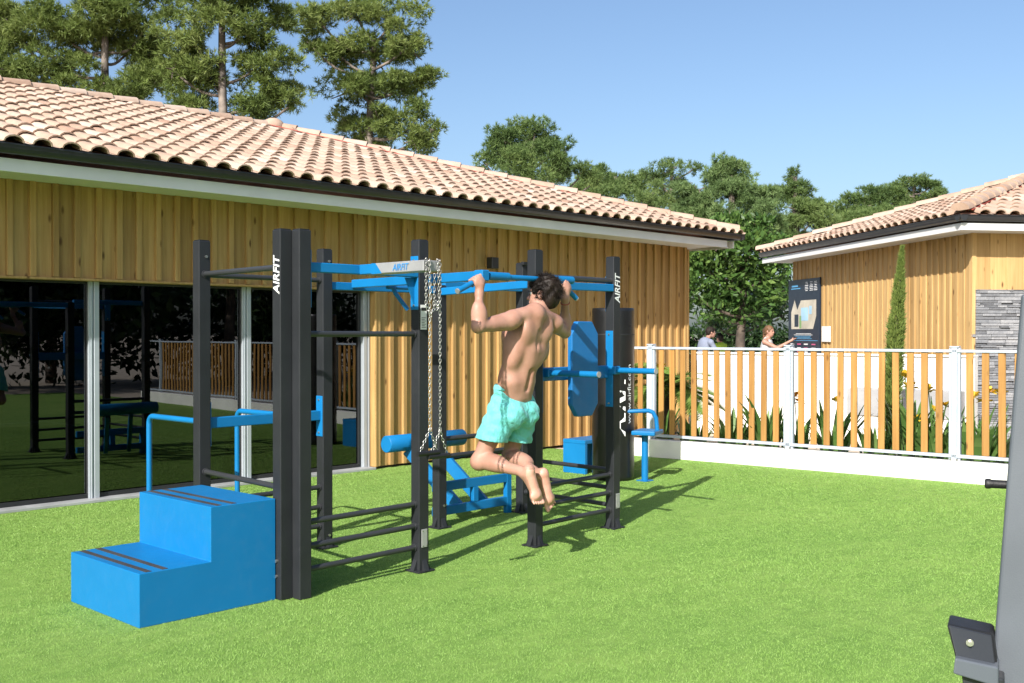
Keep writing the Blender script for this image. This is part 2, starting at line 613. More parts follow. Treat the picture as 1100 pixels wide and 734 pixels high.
# ------------------------------------------------------------------ ground
def sheet(name, poly, z, mat):
    me = bpy.data.meshes.new(name)
    me.from_pydata([(x, y, z) for x, y in poly], [], [list(range(len(poly)))])
    me.update()
    return tag(link(name, me, mat), None, None, None, 'structure')


FA = Vector((11.49, 8.70, 0))
FD = Vector((0.090, -0.996, 0)).normalized()      # along the fence, towards the camera's right
FN = Vector((-FD.y, FD.x, 0))                       # away from the turf (+X)
if FN.x < 0:
    FN = -FN


def fpt(s, o=0.0, z=0.0):
    p = FA + FD * s + FN * o
    return Vector((p.x, p.y, z))


sheet('ground', [(-700, -700), (900, -700), (900, 900), (-700, 900)], -0.012, M['sand'])
f0, f1 = fpt(-1.6, 0.06), fpt(15.0, 0.06)
sheet('turf', [(-9, 10.2), (f0.x, 10.2), (f0.x, f0.y), (f1.x, f1.y), (f1.x, -9), (-9, -9)], 0.0, M['turf'])

# turf blades: one uncountable mass
N = 700000
X = RNG.uniform(0.5, 12.3, N * 4)
Y = RNG.uniform(-3.0, 10.05, N * 4)
d = X * FWD[0] + Y * FWD[1]
lat = (X * RGT[0] + Y * RGT[1]) / np.maximum(d, 0.1)
flim = FA.x + (Y - FA.y) * FD.x / FD.y
ok = (d > 2.4) & (np.abs(lat) < 0.68) & (X < flim - 0.02) & (RNG.random(N * 4) < np.minimum(1, (4.0 / np.maximum(d, 1)) ** 1.5))
X, Y, d = X[ok][:N], Y[ok][:N], d[ok][:N]
n = len(X)
pt_ = 0.5 + 0.25 * np.sin(X * 2.1 + np.sin(Y * 1.7) * 1.4) + 0.25 * np.sin(Y * 3.3 + np.sin(X * 1.3) * 2.0)
hgt = RNG.uniform(0.004, 0.011, n) * (0.65 + 0.6 * pt_)
wid = 0.0013 * np.maximum(1, d / 4.0) * RNG.uniform(0.8, 1.5, n)
ang = RNG.uniform(0, 2 * PI, n)
la = RNG.uniform(0, 2 * PI, n)
ll = RNG.uniform(0.2, 1.1, n) * hgt
V = np.zeros((n, 3, 3))
V[:, 0] = np.stack([X - np.cos(ang) * wid, Y - np.sin(ang) * wid, np.zeros(n)], 1)
V[:, 1] = np.stack([X + np.cos(ang) * wid, Y + np.sin(ang) * wid, np.zeros(n)], 1)
V[:, 2] = np.stack([X + np.cos(la) * ll, Y + np.sin(la) * ll, hgt], 1)
FI = np.arange(n * 3).reshape(n, 3)
o = np_mesh('turf_blades', V.reshape(-1, 3), FI, M['blade'], None, np.clip(RNG.normal(0.5, 0.17, n), 0, 1))
tag(o, 'short bright green blades of the artificial turf', 'grass', None, 'stuff')

# ------------------------------------------------------------------ main building
WALL_Y, GL_Y, EAVE_Y = 10.10, 10.26, 9.36
BX0, BX1 = -6.0, 14.82
GX1 = 8.16                        # right end of the glazing
HEAD_Z = 2.18
EXC = 15.28                       # eave corner
bld = thing('timber_clubhouse', 'long low timber clad building with glazed front and terracotta tiled roof, on the left', 'building', (BX0, WALL_Y, 0))


def cladding(mb, p0, p1, z0, z1, nrm, pitch=0.21, bw=0.056, bd=0.034, seed=0, thick=0.05):
    """vertical boards with proud battens from p0 to p1 (2D), outward normal nrm"""
    rr = random.Random(seed)
    p0, p1, nrm = Vector((*p0, 0)), Vector((*p1, 0)), Vector((*nrm, 0))
    L = (p1 - p0).length
    u = (p1 - p0).normalized()
    nb = int(L / pitch)
    ang = math.atan2(u.y, u.x)
    rot = Matrix.Rotation(ang, 3, 'Z')
    for i in range(nb + 1):
        a = i * pitch
        w = min(pitch, L - a)
        if w < 0.02:
            continue
        j = rr.uniform(-0.002, 0.002)
        c = p0 + u * (a + w / 2) + nrm * (-thick / 2 - bd + j)
        mb.box((c.x, c.y, (z0 + z1) / 2), (w - 0.002, thick, z1 - z0), rot, 0, rr.random())
        if w > bw:
            bwi = bw * rr.uniform(0.92, 1.1)
            c = p0 + u * (a + bwi / 2 + rr.uniform(-.004, .004)) + nrm * (-bd / 2 - 0.001)
            mb.box((c.x, c.y, (z0 + z1) / 2 + 0.001), (bwi, bd + 0.004, z1 - z0 - 0.004), rot, 0.003, rr.random())


mb = MB()
cladding(mb, (8.20, WALL_Y), (BX1, WALL_Y), 0.03, 3.11, (0, -1), seed=3)
mb.box((BX1 - 0.02, WALL_Y + 0.06, 1.535), (0.045, 0.13, 3.01), None, 0.003, 0.6)
mb.box((8.185, WALL_Y + 0.075, HEAD_Z / 2 + 0.015), (0.03, 0.17, HEAD_Z - 0.03), None, 0.002, 0.8)
cladding(mb, (BX0, WALL_Y), (8.20, WALL_Y), HEAD_Z, 3.11, (0, -1), seed=5)
mb.box(((BX0 + 8.17) / 2, WALL_Y + 0.07, HEAD_Z - 0.012), (8.17 - BX0, 0.15, 0.022), None, 0.002, 0.5)
# right return wall
cladding(mb, (BX1, WALL_Y + 0.13), (BX1, 20.0), 0.03, 3.11, (1, 0), seed=8)
mb.build('wall', M['cladding'], bld)
# core behind the boards (dark room behind the glass)
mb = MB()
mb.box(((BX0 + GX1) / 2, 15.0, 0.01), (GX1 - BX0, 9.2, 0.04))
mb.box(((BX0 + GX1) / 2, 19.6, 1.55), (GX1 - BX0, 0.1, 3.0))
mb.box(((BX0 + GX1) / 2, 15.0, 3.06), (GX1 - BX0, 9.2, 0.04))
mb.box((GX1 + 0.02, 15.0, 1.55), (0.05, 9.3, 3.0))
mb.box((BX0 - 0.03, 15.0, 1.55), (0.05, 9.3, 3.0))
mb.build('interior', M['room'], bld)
# glazing
mull = [4.735 - 1.72 * i for i in range(6)][::-1] + [6.46]
edges = [BX0 + 0.05] + mull + [8.09]
for i in range(len(edges) - 1):
    a, b = edges[i] + 0.06, edges[i + 1] - 0.06
    g = MB()
    g.box(((a + b) / 2, GL_Y + 0.012, (HEAD_Z + 0.06) / 2), (b - a, 0.012, HEAD_Z - 0.10))
    fr = MB()
    fr.box(((a + b) / 2, GL_Y + 0.004, 0.05), (b - a + 0.02, 0.05, 0.04), None, 0.002)
    fr.box(((a + b) / 2, GL_Y + 0.004, HEAD_Z - 0.03), (b - a + 0.02, 0.05, 0.03), None, 0.002)
    for xe in (a - 0.012, b + 0.012):
        fr.box((xe, GL_Y + 0.004, HEAD_Z / 2), (0.022, 0.046, HEAD_Z - 0.06), None, 0.002)
    fo = fr.build('window', M['dark_frame'], bld)
    g.build('pane', M['glass'], fo)
for x in mull:
    mb = MB()
    mb.box((x - 0.028, GL_Y - 0.015, HEAD_Z / 2), (0.046, 0.07, HEAD_Z - 0.03), None, 0.003)
    mb.box((x + 0.024, GL_Y - 0.02, HEAD_Z / 2), (0.052, 0.08, HEAD_Z - 0.03), None, 0.003)
    mb.box((x - 0.028, GL_Y - 0.054, HEAD_Z / 2), (0.012, 0.010, HEAD_Z - 0.03), None, 0.002)
    mb.build('mullion', M['alu'], bld)
mb = MB()
mb.box((8.10, GL_Y - 0.02, HEAD_Z / 2), (0.05, 0.09, HEAD_Z - 0.03), None, 0.003)
mb.box((8.148, GL_Y - 0.03, HEAD_Z / 2), (0.022, 0.09, HEAD_Z - 0.03), None, 0.002)
mb.build('mullion', M['alu'], bld)
mb = MB()
mb.box(((BX0 + 8.17) / 2, GL_Y - 0.085, 0.014), (8.17 - BX0, 0.20, 0.028), None, 0.003)
mb.build('sill', M['sill'], bld)
# eaves
mb = MB()
mb.box(((BX0 + EXC) / 2 - 0.15, EAVE_Y + 0.115, 3.098), (EXC - BX0 - 0.3, 0.024, 0.115), None, 0.002)
mb.box((EXC - 0.13, 14.6, 3.098), (0.024, 10.3, 0.115), None, 0.002)
mb.build('fascia', M['fascia'], bld)
mb = MB()
mb.box(((BX0 + EXC) / 2 - 0.15, (EAVE_Y + 0.13 + WALL_Y + 0.02) / 2, 3.078), (EXC - BX0 - 0.32, WALL_Y + 0.02 - EAVE_Y - 0.13, 0.02))
mb.box((14.98, 14.97, 3.0782), (0.30, 9.7, 0.0196))
mb.build('soffit', M['soffit'], bld)


def gutter_profile(a, b, out):
    """half round gutter from a to b (top outer line), out = outward unit vector"""
    a, b, out = Vector(a), Vector(b), Vector(out)
    pts = []
    for j in range(9):
        t = PI * j / 8
        pts.append((math.cos(t) * 0.058, -math.sin(t) * 0.075 - 0.012))
    pts = [(0.066, 0.0), (0.066, -0.014)] + pts[0:] + [(-0.058, 0.0)]
    vs, fs = [], []
    for e in (a, b):
        for x, z in pts:
            vs.append(e + out * (x - 0.066) + Vector((0, 0, z)))
    n = len(pts)
    for i in range(n - 1):
        fs.append((i, i + 1, n + i + 1, n + i))
    fs.append(list(range(n))[::-1])
    fs.append(list(range(n, 2 * n)))
    return vs, fs


mb = MB()
mb.add(*gutter_profile((BX0, EAVE_Y - 0.03, 3.268), (EXC + 0.02, EAVE_Y - 0.03, 3.268), (0, -1, 0)))
mb.add(*gutter_profile((EXC + 0.05, EAVE_Y - 0.02, 3.262), (EXC + 0.05, 20.0, 3.262), (1, 0, 0)))
mb.build('gutter', M['gutter'], bld)


def tile_slope(mb, under, P0, u, up, L, S, inside, pitch=0.25, course=0.345, seed=0):
    """barrel tiles on a slope: P0 eave start, u along eave, up = up the slope"""
    rr = random.Random(seed)
    P0, u, up = Vector(P0), Vector(u).normalized(), Vector(up).normalized()
    nrm = u.cross(up).normalized()
    if nrm.z < 0:
        nrm = -nrm
    nc, nr = int(L / pitch), int(S / course) + 1
    K = 7
    for i in range(nc):
        x = (i + 0.5) * pitch
        colj = rr.uniform(-0.006, 0.006)
        for j in range(nr):
            y = j * course
            if not inside(x, y + course * 0.5):
                continue
            rn = min(1, max(0, rr.gauss(0.55, 0.24)))
            dx = colj + rr.uniform(-0.006, 0.006)
            dz = rr.uniform(-0.003, 0.004)
            y0 = y - 0.05 + rr.uniform(-0.008, 0.008)
            y1 = y + course + 0.02
            vo = []
            for (yy, r, h, lift) in ((y0, 0.090, 0.064, 0.020), (y1, 0.078, 0.052, 0.004)):
                for q in range(K):
                    t = PI * q / (K - 1)
                    vo.append(P0 + u * (x + dx - math.cos(t) * r) + up * yy + nrm * (math.sin(t) * h + lift + dz - 0.004))
            for q in range(K):      # inner lip at the lower end
                t = PI * q / (K - 1)
                vo.append(P0 + u * (x + dx - math.cos(t) * 0.078) + up * y0 + nrm * (math.sin(t) * 0.052 + 0.018 + dz - 0.004))
            for q in range(K):      # inside of the barrel
                t = PI * q / (K - 1)
                vo.append(P0 + u * (x + dx - math.cos(t) * 0.074) + up * (y0 + 0.18) + nrm * (math.sin(t) * 0.054 + 0.010 + dz - 0.004))
            fs = [(q, q + 1, K + q + 1, K + q) for q in range(K - 1)]
            mb.add(vo, fs, rn, True)
            vv = vo[:K] + vo[2 * K:]
            fs = [(q, K + q, K + q + 1, q + 1) for q in range(K - 1)]
            fs += [(K + q, 2 * K + q, 2 * K + q + 1, K + q + 1) for q in range(K - 1)]
            mb.add(vv, fs, rn * 0.6)
            # channel tile between barrels
            vc = []
            for (yy, lift) in ((y0 + 0.02, 0.020), (y1, 0.002)):
                for q in range(4):
                    t = PI * q / 3
                    vc.append(P0 + u * (x + dx + pitch / 2 - math.cos(t) * 0.07) + up * yy + nrm * (-math.sin(t) * 0.028 + lift + 0.012))
            mb.add(vc, [(q, q + 1, 5 + q, 4 + q) for q in range(3)], min(1, max(0, rr.gauss(0.45, 0.22))), True)


def cap_row(mb, a, b, r=0.105, seed=0, L=0.38):
    rr = random.Random(seed)
    a, b = Vector(a), Vector(b)
    t = (b - a)
    n = max(1, int(t.length / L))
    t.normalize()
    s = t.cross(Vector((0, 0, 1))).normalized()
    nrm = s.cross(t).normalized()
    K = 9
    for i in range(n):
        p0 = a + (b - a) * (i / n)
        p1 = a + (b - a) * ((i + 1) / n) + t * 0.05
        vo = []
        jz = rr.uniform(-.006, .006)
        for (p, rad, lift) in ((p0, r * 1.08, 0.016), (p1, r * 0.93, 0.0)):
            for q in range(K):
                w = PI * q / (K - 1)
                vo.append(p + s * math.cos(w) * rad + nrm * (math.sin(w) * rad * 0.8 + lift + jz))
        vo += [p0]
        fs = [(q, q + 1, K + q + 1, K + q) for q in range(K - 1)]
        rn = min(1, max(0, rr.gauss(0.6, 0.2)))
        mb.add(vo[:-1], fs, rn, True)
        mb.add(vo[:K] + [p0], [(q + 1, q, K) for q in range(K - 1)], rn * 0.5)


RISE, RUN = 0.312, 5.43
sl_len = math.hypot(RUN, RUN * RISE)
upv = Vector((0, RUN, RUN * RISE)).normalized()
EZ = 3.275
apex = Vector((EXC - RUN, EAVE_Y + RUN, EZ + RUN * RISE))
mb, ub = MB(), MB()
Ltot = EXC - BX0
tile_slope(mb, ub, (BX0, EAVE_Y, EZ), (1, 0, 0), upv, Ltot, sl_len,
           lambda x, y: x < Ltot - y * (RUN / sl_len) + 0.02 and y < sl_len + 0.02, seed=2)
upr = Vector((-RUN, 0, RUN * RISE)).normalized()
tile_slope(mb, ub, (EXC, EAVE_Y, EZ), (0, 1, 0), upr, 2 * RUN, sl_len,
           lambda x, y: x > y * (RUN / sl_len) and x < 2 * RUN - y * (RUN / sl_len), seed=4)
mb.build('roof_tiles', M['tile'], bld, fix=False)
dz = Vector((0, 0, -0.012))
Pw, Pe, Pn = Vector((BX0, EAVE_Y, EZ)), Vector((EXC, EAVE_Y, EZ)), Vector((EXC, EAVE_Y + 2 * RUN, EZ))
Pnw, Pr = Vector((BX0, EAVE_Y + 2 * RUN, EZ)), Vector((BX0, apex.y, apex.z))
ub.add([p + dz for p in (Pw, Pe, apex, Pr)], [(0, 1, 2, 3)])
ub.add([p + dz for p in (Pe, Pn, apex)], [(0, 1, 2)])
ub.add([p + dz for p in (Pn, Pnw, Pr, apex)], [(0, 1, 2, 3)])
ub.build('roof', M['tile_under'], bld, fix=False)
mb = MB()
cap_row(mb, apex + Vector((-0.05, 0, 0.02)), Pr + Vector((0, 0, 0.02)), 0.11, 1)
cap_row(mb, Pe + Vector((-0.06, 0.06, 0.04)), apex + Vector((0, 0, 0.03)), 0.11, 2)
bm = bmesh.new()
bmesh.ops.create_uvsphere(bm, u_segments=14, v_segments=8, radius=0.17)
mb.bm(bm, Matrix.Translation(apex + Vector((0, -0.02, 0.03))) @ Matrix.Diagonal((1.1, 1.1, 0.85, 1)), 0.5, True)
mb.build('ridge_cap', M['tile'], bld)
mb = MB()
mb.beam(Pe + Vector((-0.26, 0.12, 0.075)), apex + Vector((-0.12, -0.1, 0.03)), 0.12, 0.012, 0)
mb.build('hip_flashing', M['red'], bld)
# wall lamp
lamp = thing('wall_lamp', 'small black box lamp fixed high on the timber wall', 'lamp', (11.15, WALL_Y, 2.42))
lp = at_depth(527, 284, depth_of(10.25, WALL_Y))
lx = lp.x + (lp.y - WALL_Y) * 0
r_ = (527 - 550) / F_PX
lx = WALL_Y * (RGT[1] * -1 + r_ * FWD[1]) / (RGT[0] - r_ * FWD[0])
lz = CAM_H + (358 - 283) / F_PX * depth_of(lx, WALL_Y)
lamp.location = (lx, WALL_Y, lz)
mb = MB()
mb.box((lx - 0.02, WALL_Y - 0.06, lz), (0.13, 0.11, 0.15), None, 0.006)
mb.build('lamp_body', M['gutter'], lamp)
mb = MB()
mb.box((lx + 0.07, WALL_Y - 0.02, lz + 0.01), (0.05, 0.04, 0.10), None, 0.004)
mb.build('bracket', M['rubber'], lamp)

# ------------------------------------------------------------------ workout rig
rig = thing('workout_rig', 'charcoal and blue outdoor gym frame of posts and rungs standing on the turf', 'gym frame', (4.9, 5.6, 0))
PS = 0.088
PHT = 2.29
POST = dict(A1=(3.797, 5.600), A2=(3.884, 5.523), C=(4.893, 5.559), E=(6.088, 5.570), H=(7.104, 5.608),
            B=(3.868, 6.682), D=(4.925, 6.700), F=(6.100, 6.680), G=(7.150, 6.700))


def post(key, h=PHT, foot=True):
    x, y = POST[key]
    mb = MB()
    mb.box((x, y, h / 2), (PS, PS, h), None, 0.0055, 0.5, 2)
    # shallow groove strips and a proud cap
    o = mb.build('post', M['post'], rig)
    c = MB()
    c.box((x, y, h + 0.003), (PS - 0.012, PS - 0.012, 0.006), None, 0.002)
    c.build('post_cap', M['rubber'], o)
    if foot:
        f = MB()
        f.box((x, y, 0.008), (0.15, 0.15, 0.012), None, 0.002)
        for sx, sy in ((1, 0), (-1, 0), (0, 1), (0, -1)):
            a = Vector((x + sx * PS / 2, y + sy * PS / 2, 0.012))
            px = Vector((-sy, sx, 0)) * 0.004
            out = Vector((sx, sy, 0)) * 0.034
            f.extrude([a - px * 5, a + out - px * 5, a + Vector((0, 0, 0.075)) - px * 5], px * 10)
        f.build('foot', M['post'], o)
    return o


PO = {k_: post(k_, 2.05 if k_ == 'F' else PHT, k_ not in ('A1', 'A2')) for k_ in POST}


def rung(a, b, r=0.0185):
    mb = MB()
    mb.tube([a, b], r, 14)
    o = mb.build('rung', M['rung'], rig)
    a, b = Vector(a), Vector(b)
    t = (b - a).normalized()
    w = MB()
    for p, s in ((a, 1), (b, -1)):
        w.tube([p + t * s * 0.0, p + t * s * 0.012], 0.025, 14)
    w.build('collar', M['rung'], o)
    return o


def P(key, dx=0, dy=0, z=0):
    x, y = POST[key]
    return (x + dx, y + dy, z)


hp = PS / 2
for z in (0.47, 0.318, 0.172):
    rung(P('A2', hp, 0, z), P('C', -hp, 0, z))
    rung(P('E', hp, 0, z - 0.012), P('H', -hp, 0, z - 0.012))
    rung(P('B', hp, 0, z), P('D', -hp, 0, z))
    rung(P('H', 0, hp, z + 0.022), P('G', 0, -hp, z + 0.022))
rung(P('A2', hp, 0, 1.645), P('C', -hp, 0, 1.645))
rung(P('A1', 0, hp, 2.06), P('B', 0, -hp, 2.06))
rung(P('A1', 0, hp, 0.69), P('B', 0, -hp, 0.69))
rung(P('B', hp, 0, 2.055), P('D', -hp, 0, 2.055))
rung(P('E', hp, -0.01, 2.09), P('H', -hp, -0.01, 2.09), 0.022)
rung(P('F', hp, 0, 0.75), P('G', -hp, 0, 0.75), 0.021)
rung(P('F', hp, 0, 0.60), P('G', -hp, 0, 0.60), 0.021)


def bluebar(name, a, b, w=0.05, h=0.062, mat='blue'):
    mb = MB()
    mb.beam(a, b, w, h, 0.005)
    return mb.build(name, M[mat], rig)


ZB = 2.064
bluebar('crossbar', P('A2', hp, 0.02, ZB), P('C', -hp, -0.016, ZB))
bluebar('crossbar', P('D', hp, 0, 2.015), P('F', -hp, 0.02, 2.015))
bluebar('crossbar', P('F', hp, 0, 2.06), P('G', -hp, -0.02, 2.06))
bluebar('crossbar', P('E', hp, 0.015, 2.025), P('H', -hp, -0.02, 2.03))
bluebar('crossbar', P('F', 0, -hp, 2.0), P('E', 0, hp, 2.03))
bluebar('crossbar', P('B', hp, 0, 1.022), P('D', -hp, 0, 1.022), 0.04, 0.075)
# centre beam carrying the pull-up bar
bluebar('beam', (5.185, 6.67, 2.035), (5.125, 5.225, 2.042), 0.05, 0.065)
# horn with grey sleeve
HX0, HX1, HY1 = 4.335, 4.465, 4.89
hxc = (HX0 + HX1) / 2
mb = MB()
mb.box((hxc, (5.52 + 5.38) / 2, ZB), (HX1 - HX0, 0.14, 0.064), None, 0.004)
mb.extrude([(HX0, 5.385, ZB + 0.031), (HX0, 5.385, ZB - 0.031), (HX0, 5.30, ZB - 0.031)], (HX1 - HX0, 0, 0))
horn = mb.build('horn', M['blue'], rig)
mb = MB()
mb.box((hxc, (5.384 + HY1) / 2, ZB + 0.0005), (HX1 - HX0 + 0.004, 5.384 - HY1, 0.067), None, 0.004)
slv = mb.build('sleeve', M['galv'], horn)
# the blue corner laid over the sleeve
mb = MB()
mb.extrude([(HX0 - 0.0045, 5.39, ZB + 0.034), (HX0 - 0.0045, 5.39, ZB - 0.034), (HX0 - 0.0045, 5.285, ZB - 0.034), (HX0 - 0.0045, 5.35, ZB + 0.034)], (0.002, 0, 0))
mb.build('edge_band', M['blue'], horn)
letters('lettering', 'AIRFIT', (HX0 - 0.0065, 5.10, ZB), (0, -1, 0), (0, 0, 1), 0.155, 0.042, M['blue_ink'], horn, 0.008, 0.25)


def plate(key, nx, ny, z0, z1, mat='blue', w=0.078, t=0.008, gus=True):
    x, y = POST[key]
    mb = MB()
    cx, cy = x + nx * (hp + t / 2), y + ny * (hp + t / 2)
    mb.box((cx, cy, (z0 + z1) / 2), (t if nx else w, t if ny else w, z1 - z0), None, 0.003)
    o = mb.build('mount_plate', M[mat], rig)
    b = MB()
    for z in (z0 + 0.03, z1 - 0.03):
        a = Vector((x + nx * (hp + t), y + ny * (hp + t), z))
        b.tube([a, a + Vector((nx, ny, 0)) * 0.008], 0.008, 6)
    b.build('bolt', M['steel'], o)
    return o


plate('A2', 1, 0, 1.81, 2.17)
plate('C', -1, 0, 1.81, 2.18)
mb = MB()
x, y = POST['C']
mb.extrude([(x - hp - 0.008, y - 0.004, 2.03), (x - hp - 0.09, y - 0.004, 2.03), (x - hp - 0.008, y - 0.004, 1.84)], (0, 0.008, 0))
mb.build('gusset', M['blue'], rig)
plate('H', -1, 0, 1.03, 1.67)
plate('H', 0, 1, 1.83, 2.13)
plate('E', 1, 0, 1.03, 1.67)
plate('D', -1, 0, 0.86, 1.17)
plate('B', 1, 0, 0.86, 1.17)
# pull-up bar with bent grips
LY = 5.18
mb = MB()
mb.tube([(4.900, LY, 1.933), (5.090, LY, 2.016), (5.145, LY, 2.034), (5.200, LY, 2.041), (5.850, LY, 2.041), (5.910, LY, 2.033), (5.960, LY, 2.010), (6.115, LY, 1.913)], 0.0195, 14)
pb = mb.build('pull_up_bar', M['blue'], rig)
mb = MB()
mb.tube([(5.180, LY, 2.044), (5.380, LY, 2.044)], 0.029, 14)
mb.tube([(5.830, LY, 2.044), (6.070, LY, 2.044)], 0.029, 14)
mb.build('sleeve_grip', M['blue'], pb)
mb = MB()
mb.box((5.125, LY + 0.005, 2.043), (0.07, 0.085, 0.075), None, 0.006)
mb.beam((5.980, LY, 2.044), (6.088, 5.53, 2.05), 0.05, 0.05, 0.004)
mb.build('bracket', M['blue'], pb)
mb = MB()
mb.tube([(4.890, LY, 1.928), (4.900, LY, 1.933)], 0.019, 12)
mb.tube([(6.115, LY, 1.913), (6.124, LY, 1.907)], 0.019, 12)
mb.tube([(5.380, LY, 2.044), (5.387, LY, 2.044)], 0.018, 12)
mb.tube([(6.070, LY, 2.044), (6.077, LY, 2.044)], 0.018, 12)
mb.build('end_cap', M['galv'], pb)
mb = MB()
mb.tube([(5.25, 6.28, 2.02), (5.28, 6.28, 1.955), (5.40, 6.28, 1.835)], 0.017, 12)
mb.tube([(5.20, 6.28, 2.0), (5.62, 6.28, 2.0)], 0.016, 12)
mb.build('grip_handle', M['blue_pad'], rig)
# dip station arms, back pad
for X_, ya, yb in ((6.25, 5.60, 5.07), (7.085, 5.60, 5.15)):
    mb = MB()
    mb.tube([(X_, ya, 1.338), (X_, yb, 1.338)], 0.024, 16)
    o = mb.build('dip_arm', M['blue'], rig)
    mb = MB()
    mb.tube([(X_, yb, 1.338), (X_, yb - 0.006, 1.338)], 0.0235, 14)
    mb.build('end_cap', M['galv'], o)
    mb = MB()
    mb.box((X_, ya - 0.02, 1.338), (0.075, 0.08, 0.07), None, 0.006)
    mb.build('bracket', M['blue'], o)
mb = MB()
mb.beam(P('E', hp + 0.008, 0.05, 1.325), P('H', -hp - 0.008, 0.03, 1.325), 0.05, 0.105, 0.005)
mb.build('crossbar', M['blue_pad'], rig)
mb = MB()
px0, px1, pz0, pz1 = 6.50, 6.83, 0.975, 1.745
cch, cz = 0.075, 0.10
poly = [(px0 + cch, pz0), (px1 - cch, pz0), (px1, pz0 + cz), (px1, pz1 - cz), (px1 - cch, pz1), (px0 + cch, pz1), (px0, pz1 - cz), (px0, pz0 + cz)]
bm = bmesh.new()
vv = [bm.verts.new((x, 5.545, z)) for x, z in poly]
fc = bm.faces.new(vv)
r = bmesh.ops.extrude_face_region(bm, geom=[fc])
bmesh.ops.translate(bm, verts=[g for g in r['geom'] if isinstance(g, bmesh.types.BMVert)], vec=(0, 0.05, 0))
bmesh.ops.bevel(bm, geom=list(bm.edges), offset=0.008, segments=2, profile=0.5, affect='EDGES')
mb.bm(bm)
mb.build('backrest', M['blue_pad'], rig)
# parallel bars behind the steps
for X_ in (3.985, 4.755):
    mb = MB()
    yu = 7.66
    arc = [(X_, yu - 0.06 + 0.06 * math.sin(t), 1.015 - 0.06 + 0.06 * math.cos(t)) for t in [PI / 2 * j / 6 for j in range(7)]]
    mb.tube([(X_, 6.70, 1.015)] + arc + [(X_, yu, 0.0)], 0.021, 14)
    o = mb.build('parallel_bar', M['blue'], rig)
    mb = MB()
    mb.tube([(X_, yu, 0.0), (X_, yu, 0.012)], 0.055, 16)
    mb.build('base_disc', M['blue'], o)
# bolts on G, stickers and plates
gx, gy = POST['G']
mb = MB()
mb.box((gx - 0.03, gy - 0.06, 2.285), (0.08, 0.03, 0.03), None, 0.003)
mb.tube([(gx, gy - 0.075, 2.285), (gx, gy - 0.09, 2.285)], 0.014, 8)
mb.build('clamp', M['rubber'], rig)
cx, cy = POST['C']
st = MB()
st.box((cx - 0.004, cy - hp - 0.0012, 1.76), (0.055, 0.002, 0.17))
so = st.build('sticker', M['fascia'], rig)
st = MB()
for i in range(7):
    st.box((cx - 0.004 + (-0.006 if i % 2 else 0.0), cy - hp - 0.0028, 1.69 + 0.011 * i), (0.040 - 0.012 * (i % 2), 0.001, 0.0035))
st.box((cx - 0.004, cy - hp - 0.0028, 1.815), (0.046, 0.001, 0.022))
st.build('fine_print', M['dark_frame'], so)
for key in ('C', 'H'):
    x, y = POST[key]
    mb = MB()
    mb.box((x + (0.0 if key == 'C' else 0.01), y - hp - 0.003, 0.235), (0.052, 0.005, 0.125), None, 0.0015)
    o = mb.build('name_plate', M['galv'], rig)
    b = MB()
    for sx in (-1, 1):
        for sz in (-1, 1):
            b.tube([(x + sx * 0.017, y - hp - 0.005, 0.235 + sz * 0.05), (x + sx * 0.017, y - hp - 0.009, 0.235 + sz * 0.05)], 0.004, 8)
    b.build('screw', M['steel'], o)
x, y = POST['A1']
mb = MB()
for z in (0.145, 0.24):
    mb.tube([(x - hp, y, z), (x - hp - 0.01, y, z)], 0.011, 8)
mb.build('bolt', M['steel'], rig)
for key, nx, ny in (('D', 0, -1), ('B', 0, -1), ('F', 0, -1)):
    x, y = POST[key]
    mb = MB()
    for z in ((2.20, 0.10) if key == 'D' else (2.18, 0.10) if key == 'B' else (1.98, 0.19)):
        mb.tube([(x + 0.01, y - hp, z), (x + 0.01, y - hp - 0.009, z)], 0.010, 8)
    mb.build('bolt', M['steel'], rig)
# post lettering
x, y = POST['A1']
letters('lettering', 'AIRFIT', (x - hp - 0.0015, y - 0.002, 2.012), (0, 0, 1), (0, 1, 0), 0.245, 0.066, M['white_ink'], rig, 0.02, 0.22)
x, y = POST['H']
letters('lettering', 'AIRFIT', (x + 0.003, y - hp - 0.0015, 2.03), (0, 0, 1), (-1, 0, 0), 0.255, 0.070, M['white_ink'], rig, 0.02, 0.22)

# ------------------------------------------------------------------ step box
bx = thing('step_box', 'two-level bright blue plyo step box with black grip strips, against the front corner post', 'step box', (2.85, 5.60, 0))
x0, x1, x2, y0, y1, z1, z2 = 2.853, 3.300, 3.748, 5.604, 6.476, 0.305, 0.627
mb = MB()
bm = bmesh.new()
poly = [(x0, 0), (x2, 0), (x2, z2), (x1, z2), (x1, z1), (x0, z1)]
vv = [bm.verts.new((a, y0, b)) for a, b in poly]
fc = bm.faces.new(vv)
r = bmesh.ops.extrude_face_region(bm, geom=[fc])
bmesh.ops.translate(bm, verts=[g for g in r['geom'] if isinstance(g, bmesh.types.BMVert)], vec=(0, y1 - y0, 0))
bmesh.ops.bevel(bm, geom=list(bm.edges), offset=0.004, segments=2, profile=0.5, affect='EDGES')
mb.bm(bm)
mb.build('body', M['blue_box'], bx)
for xa, z in ((x0, z1), (x1, z2)):
    for off in (0.065, 0.165):
        mb = MB()
        mb.box((xa + off, (y0 + y1) / 2, z + 0.0015), (0.036, y1 - y0 - 0.03, 0.003), None, 0.001)
        mb.build('grip_strip', M['grip'], bx)


